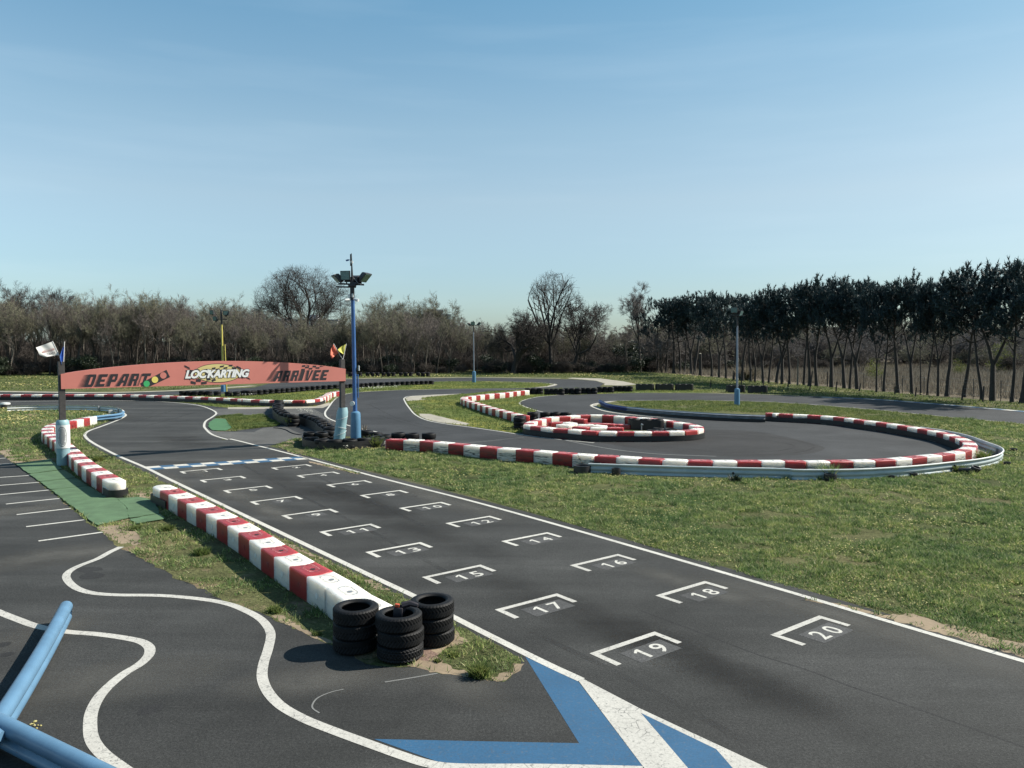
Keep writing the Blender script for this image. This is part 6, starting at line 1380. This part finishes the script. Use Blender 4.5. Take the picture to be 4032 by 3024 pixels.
def blades(P, h, w, z0=.0, seed=1, curl=1.1):
    r = np.random.default_rng(seed); n = len(P); a = r.uniform(0, 2 * math.pi, n); hh = h * r.uniform(.5, 1.3, n) * (.45 + 1.1 * vnoise(P, .45, seed) ** 1.5); ww = w * r.uniform(.6, 1.2, n)
    b = r.uniform(0, 2 * math.pi, n); ln = hh * curl * r.uniform(.2, 1.4, n); V = np.zeros((n, 3, 3))
    V[:, 0, 0] = P[:, 0] - np.cos(a) * ww; V[:, 0, 1] = P[:, 1] - np.sin(a) * ww; V[:, 1, 0] = P[:, 0] + np.cos(a) * ww; V[:, 1, 1] = P[:, 1] + np.sin(a) * ww
    V[:, 2, 0] = P[:, 0] + np.cos(b) * ln; V[:, 2, 1] = P[:, 1] + np.sin(b) * ln; V[:, 2, 2] = hh; V[:, :, 2] += z0
    return V.reshape(-1, 3)
def sample(poly, n, seed, holes=(), clump=None, thresh=.0):
    r = np.random.default_rng(seed); xs = [p[0] for p in poly]; ys = [p[1] for p in poly]; P = np.stack([r.uniform(min(xs), max(xs), n), r.uniform(min(ys), max(ys), n)], 1)
    P = P[inside(P, poly)]
    for h in holes: P = P[~inside(P, h)]
    if clump: k = .55 * vnoise(P, clump, seed + 1) + .45 * vnoise(P, clump * .3, seed + 2); P = P[k > thresh + r.normal(0, .05, len(P))]
    return P
xy = lambda L: [(p.x, p.y) for p in L]
SANDS = POLYS['bare_earth'] + POLYS['kerb'] + POLYS['runoff']
LAWN = xy(path('V 600,640 900,680 1300,660 1650,660 L 900,635 1390,670 1873,715 2150,735 N 250,800 1000,850 1500,850 2212,845 O 400,850 900,830 1250,805 1700,740 1950,690 2060,620 2000,560 1700,455 1320,395 1650,330 2212,390 3000,480 3600,800 3900,1500 K 3600,1050 2212,690 1700,540 1250,330 900,265 0,40 G 2212,800 1600,650 1000,505 640,425'))
VERGE = xy(SHV); rail_in = xy(path('A 1000,1345 800,1335 500,1330 0,1335 -400,1345 F -300,400 0,400 135,500'))
MATS = [xy(path('F 135,505 440,465 660,628 930,800 1215,800 1345,830 1435,990 1190,1035 1110,990 840,1047 620,868'))]
def near_cull(P, base, far): d = np.hypot(P[:, 0], P[:, 1]); r = np.random.default_rng(9); keep = r.random(len(P)) < np.clip((far / np.maximum(d, 1)) ** 1.6, 0, 1); return P[keep]
P = sample(LAWN, 2600000, 1, SANDS, 1.0, .39); P = near_cull(P, 0, 18)
rc = np.random.default_rng(17); C_ = sample(LAWN, 9000, 18, SANDS, 2.5, .5); C_ = near_cull(C_, 0, 16); P = np.concatenate([P, (C_[:, None, :] + rc.normal(0, .05, (len(C_), 26, 2))).reshape(-1, 2)]); nclump = len(C_) * 26; d = np.hypot(P[:, 0], P[:, 1])
hh_ = .045 + .0012 * d; hh_[-nclump:] *= 1.7; V = blades(P, hh_, .0045 + .00042 * d, 0, 3); o = big_mesh('lawn_grass', V, np.arange(len(V)).reshape(-1, 3), M['blade']); tag(o, 'short mown grass of the lawn between the straight and the hairpin', 'grass', kind='stuff')
P = sample(VERGE, 1500000, 4, SANDS + MATS, .7, .42); P = near_cull(P, 0, 16); d = np.hypot(P[:, 0], P[:, 1])
V = blades(P, .045 + .0012 * d, .0045 + .00042 * d, .014, 5); o = big_mesh('verge_grass', V, np.arange(len(V)).reshape(-1, 3), M['blade']); tag(o, 'patchy grass on the strip beneath the near barrier rows', 'grass', kind='stuff')
far_polys = [xy(ISL_L), xy(ISL_Z), xy(ISL_T), xy(path('N 500,178 1300,174 2212,204 O 0,187 900,254 1500,314 2212,380 1700,440 1300,390 800,335 0,282 N 1800,280 1100,262 600,222'))]
Vs = []
for i, pl in enumerate(far_polys):
    P = sample(pl, 90000, 20 + i, SANDS + [xy(path('A 1810,1475 1870,1430 1960,1430 2025,1520 1960,1550 1850,1550 1805,1510'))], 1.5, .3); Vs.append(blades(P, .10, .022, .014, 30 + i))
V = np.concatenate(Vs); o = big_mesh('island_grass', V, np.arange(len(V)).reshape(-1, 3), M['blade_fresh']); tag(o, 'grass on the islands inside the circuit', 'grass', kind='stuff')
FARG = xy(path('A -600,1190 0,1185 1500,1180 2212,1125 B 1030,1082 2212,1070 C 960,1076 1250,1080 1570,1130 2212,1185 N 1300,100 2212,125 O 300,125 900,150 1500,195 2212,255 2600,300 E 2300,1640 1500,1572 700,1505 D 1500,1425 700,1355 0,1295 C 1500,1030 800,1036 0,1045 B 1000,1040 0,990 A 0,1060 -800,1060'))
P = sample(FARG, 160000, 41, (), 4, .3); V = blades(P, .16, .05, 0, 42); o = big_mesh('far_grass', V, np.arange(len(V)).reshape(-1, 3), M['blade_fresh']); tag(o, 'grass beyond the circuit at the foot of the wood and pines', 'grass', kind='stuff')
MEAD = [(24, 136), *xy(path('D 700,1335 1500,1405 E 700,1485 1500,1550 2300,1600')), (120, 50), (150, 200), (40, 200)]
P = sample(MEAD, 260000, 51, (), 3, .25); d = np.hypot(P[:, 0], P[:, 1]); V = blades(P, .75, .014 + .0002 * d, 0, 52, .35); o = big_mesh('dry_grass', V, np.arange(len(V)).reshape(-1, 3), M['blade_dry']); tag(o, 'tall dry pale grass of the field behind the pine row', 'dry grass', kind='stuff')
# sparse tufts on the bare earth
Vs = []
for i, pl in enumerate(POLYS['bare_earth']):
    ar = (max(p[0] for p in pl) - min(p[0] for p in pl)) * (max(p[1] for p in pl) - min(p[1] for p in pl)); P = sample(pl, int(min(ar * 900, 90000)), 700 + i, MATS, .4, .50); d = np.hypot(P[:, 0], P[:, 1])
    if len(P): Vs.append(blades(P, .04 + .0012 * d, .005 + .0004 * d, .012, 800 + i))
V = np.concatenate(Vs); o = big_mesh('sparse_grass', V, np.arange(len(V)).reshape(-1, 3), M['blade']); tag(o, 'thin scattered grass on the bare earth along the track edges', 'grass', kind='stuff')
# yellow flowers in drifts, and white ones along the tyre walls
def flowers(name, label, polys, n, seed, mat, r=.018, h=.07, clump=2.2, th=.60):
    Vs = []; q = np.random.default_rng(seed)
    for i, pl in enumerate(polys):
        P = sample(pl, n, seed + i, SANDS, clump, th); d = np.hypot(P[:, 0], P[:, 1]); s = r + .0007 * d; k = len(P); z = h * q.uniform(.7, 1.4, k); a = q.uniform(0, 6.28, k); V = np.zeros((k, 4, 3))
        for j in range(4): V[:, j, 0] = P[:, 0] + np.cos(a + j * 1.571) * s; V[:, j, 1] = P[:, 1] + np.sin(a + j * 1.571) * s; V[:, j, 2] = z + q.uniform(-.5, .5, k) * s
        Vs.append(V.reshape(-1, 3))
    V = np.concatenate(Vs); o = big_mesh(name, V, np.arange(len(V)).reshape(-1, 4), mat); return tag(o, label, 'flowers', kind='stuff')
flowers('lawn_flowers', 'drifts of small yellow flowers in the lawn below the pale rail', [LAWN], 60000, 61, M['flower'], .005, .075, 1.8, .58)
FLF = xy(path('A -300,1345 0,1340 500,1335 900,1340 1000,1360 800,1390 500,1400 390,1450 300,1520 0,1480 -300,1500')); flowers('verge_flowers', 'yellow flowers over the grass inside the first bend', [FLF], 5000, 71, M['flower'], .02, .09, 2, .46)
flowers('far_flowers', 'yellow haze of flowers in the far grass', [FARG], 16000, 81, M['flower'], .03, .14, 7, .56)
FW = [xy(path(s)) for s in ('V 780,650 1080,690 1100,660 800,630', 'V 1440,640 1560,650 1600,600 1460,575', 'B 0,1225 120,1210 250,1215 200,1240 20,1240', 'B 1130,1175 1500,1155 1480,1172 1140,1195', 'V 480,235 640,230 760,290 600,262', 'A 640,1462 900,1430 1000,1440 800,1480')]
flowers('white_flowers', 'small white flowers along the tyre ring and walls', FW, 420, 91, M['flower_white'], .010, .16, .5, .5)
# big weeds: countable tufts
def weed(v, x, y, h, n, label, mat='blade_fresh', wide=.6, broad=1.0):
    p = g(v, x, y); q = np.random.default_rng(int(x + y)); P = q.normal(0, h * .30 * wide, (n, 2)); V = blades(P, h, .010 * broad + .0006 * p.length, 0, int(x), .9); o = big_mesh('weed_tuft', V, np.arange(len(V)).reshape(-1, 3), M[mat]); o.location = p
    return tag(o, label, 'weed', 'tall weed tufts')
weed('I', 1960, 860, .10, 900, 'bright green tuft at the tip of the verge by the blue marking', wide=1.3)
weed('I', 1740, 690, .07, 260, 'small green tuft right of the near tyre stacks', wide=1.2); weed('I', 1600, 735, .06, 140, 'tiny green tuft in the dirt by the front tyre stack', wide=1.0)
weed('I', 545, 500, .08, 260, 'green tuft left of the near tyre stacks on the paddock edge', wide=1.1); weed('I', 175, 300, .09, 420, 'green clump on the paddock edge by the meander line', wide=1.5)
weed('V', 1390, 640, .32, 420, 'leafy weed at the right foot of the tyre ring', wide=.6, broad=1.6); weed('V', 430, 400, .35, 200, 'weeds at the foot of the winding tyre wall')
weed('N', 205, 745, .32, 90, 'dry grass tuft growing in the broad black tub', 'blade_dry', .5); weed('N', 1540, 880, .26, 120, 'broad leaved dark weed in front of the pale rail', 'leaf_dark', .9, 2.6)
weed('O', 515, 850, .45, 220, 'grass tuft behind the black stub before the pale rail', 'blade', .6); weed('O', 1850, 690, .28, 160, 'low weed at the outer bend of the pale rail', wide=.9); weed('V', 840, 500, .5, 24, 'dry bare weed stalks inside the tyre ring', 'blade_dry', .3, .8)
weed('V', 1250, 490, .4, 90, 'dry tuft behind the mast pad inside the tyre ring', 'blade_dry', .5); weed('D', 935, 1375, 2.6, 700, 'pampas like dry clump between the pine trunks', 'blade_dry', .35, 2.5)
weed('F', 1180, 1080, .10, 260, 'dark green clump behind the narrow turf mat', wide=1.4)
weed('F', 1750, 1290, .12, 520, 'green leafy clump below the row beside the grid', wide=1.6); weed('F', 1460, 1080, .14, 360, 'dark tuft in the shade of the grid row', wide=1.2)
weed('F', 860, 480, .14, 300, 'leafy clump beside the bend row by the gap shade', wide=1.4); weed('O', 1640, 790, .2, 160, 'low weed by the ribbed pipe', wide=1.0)
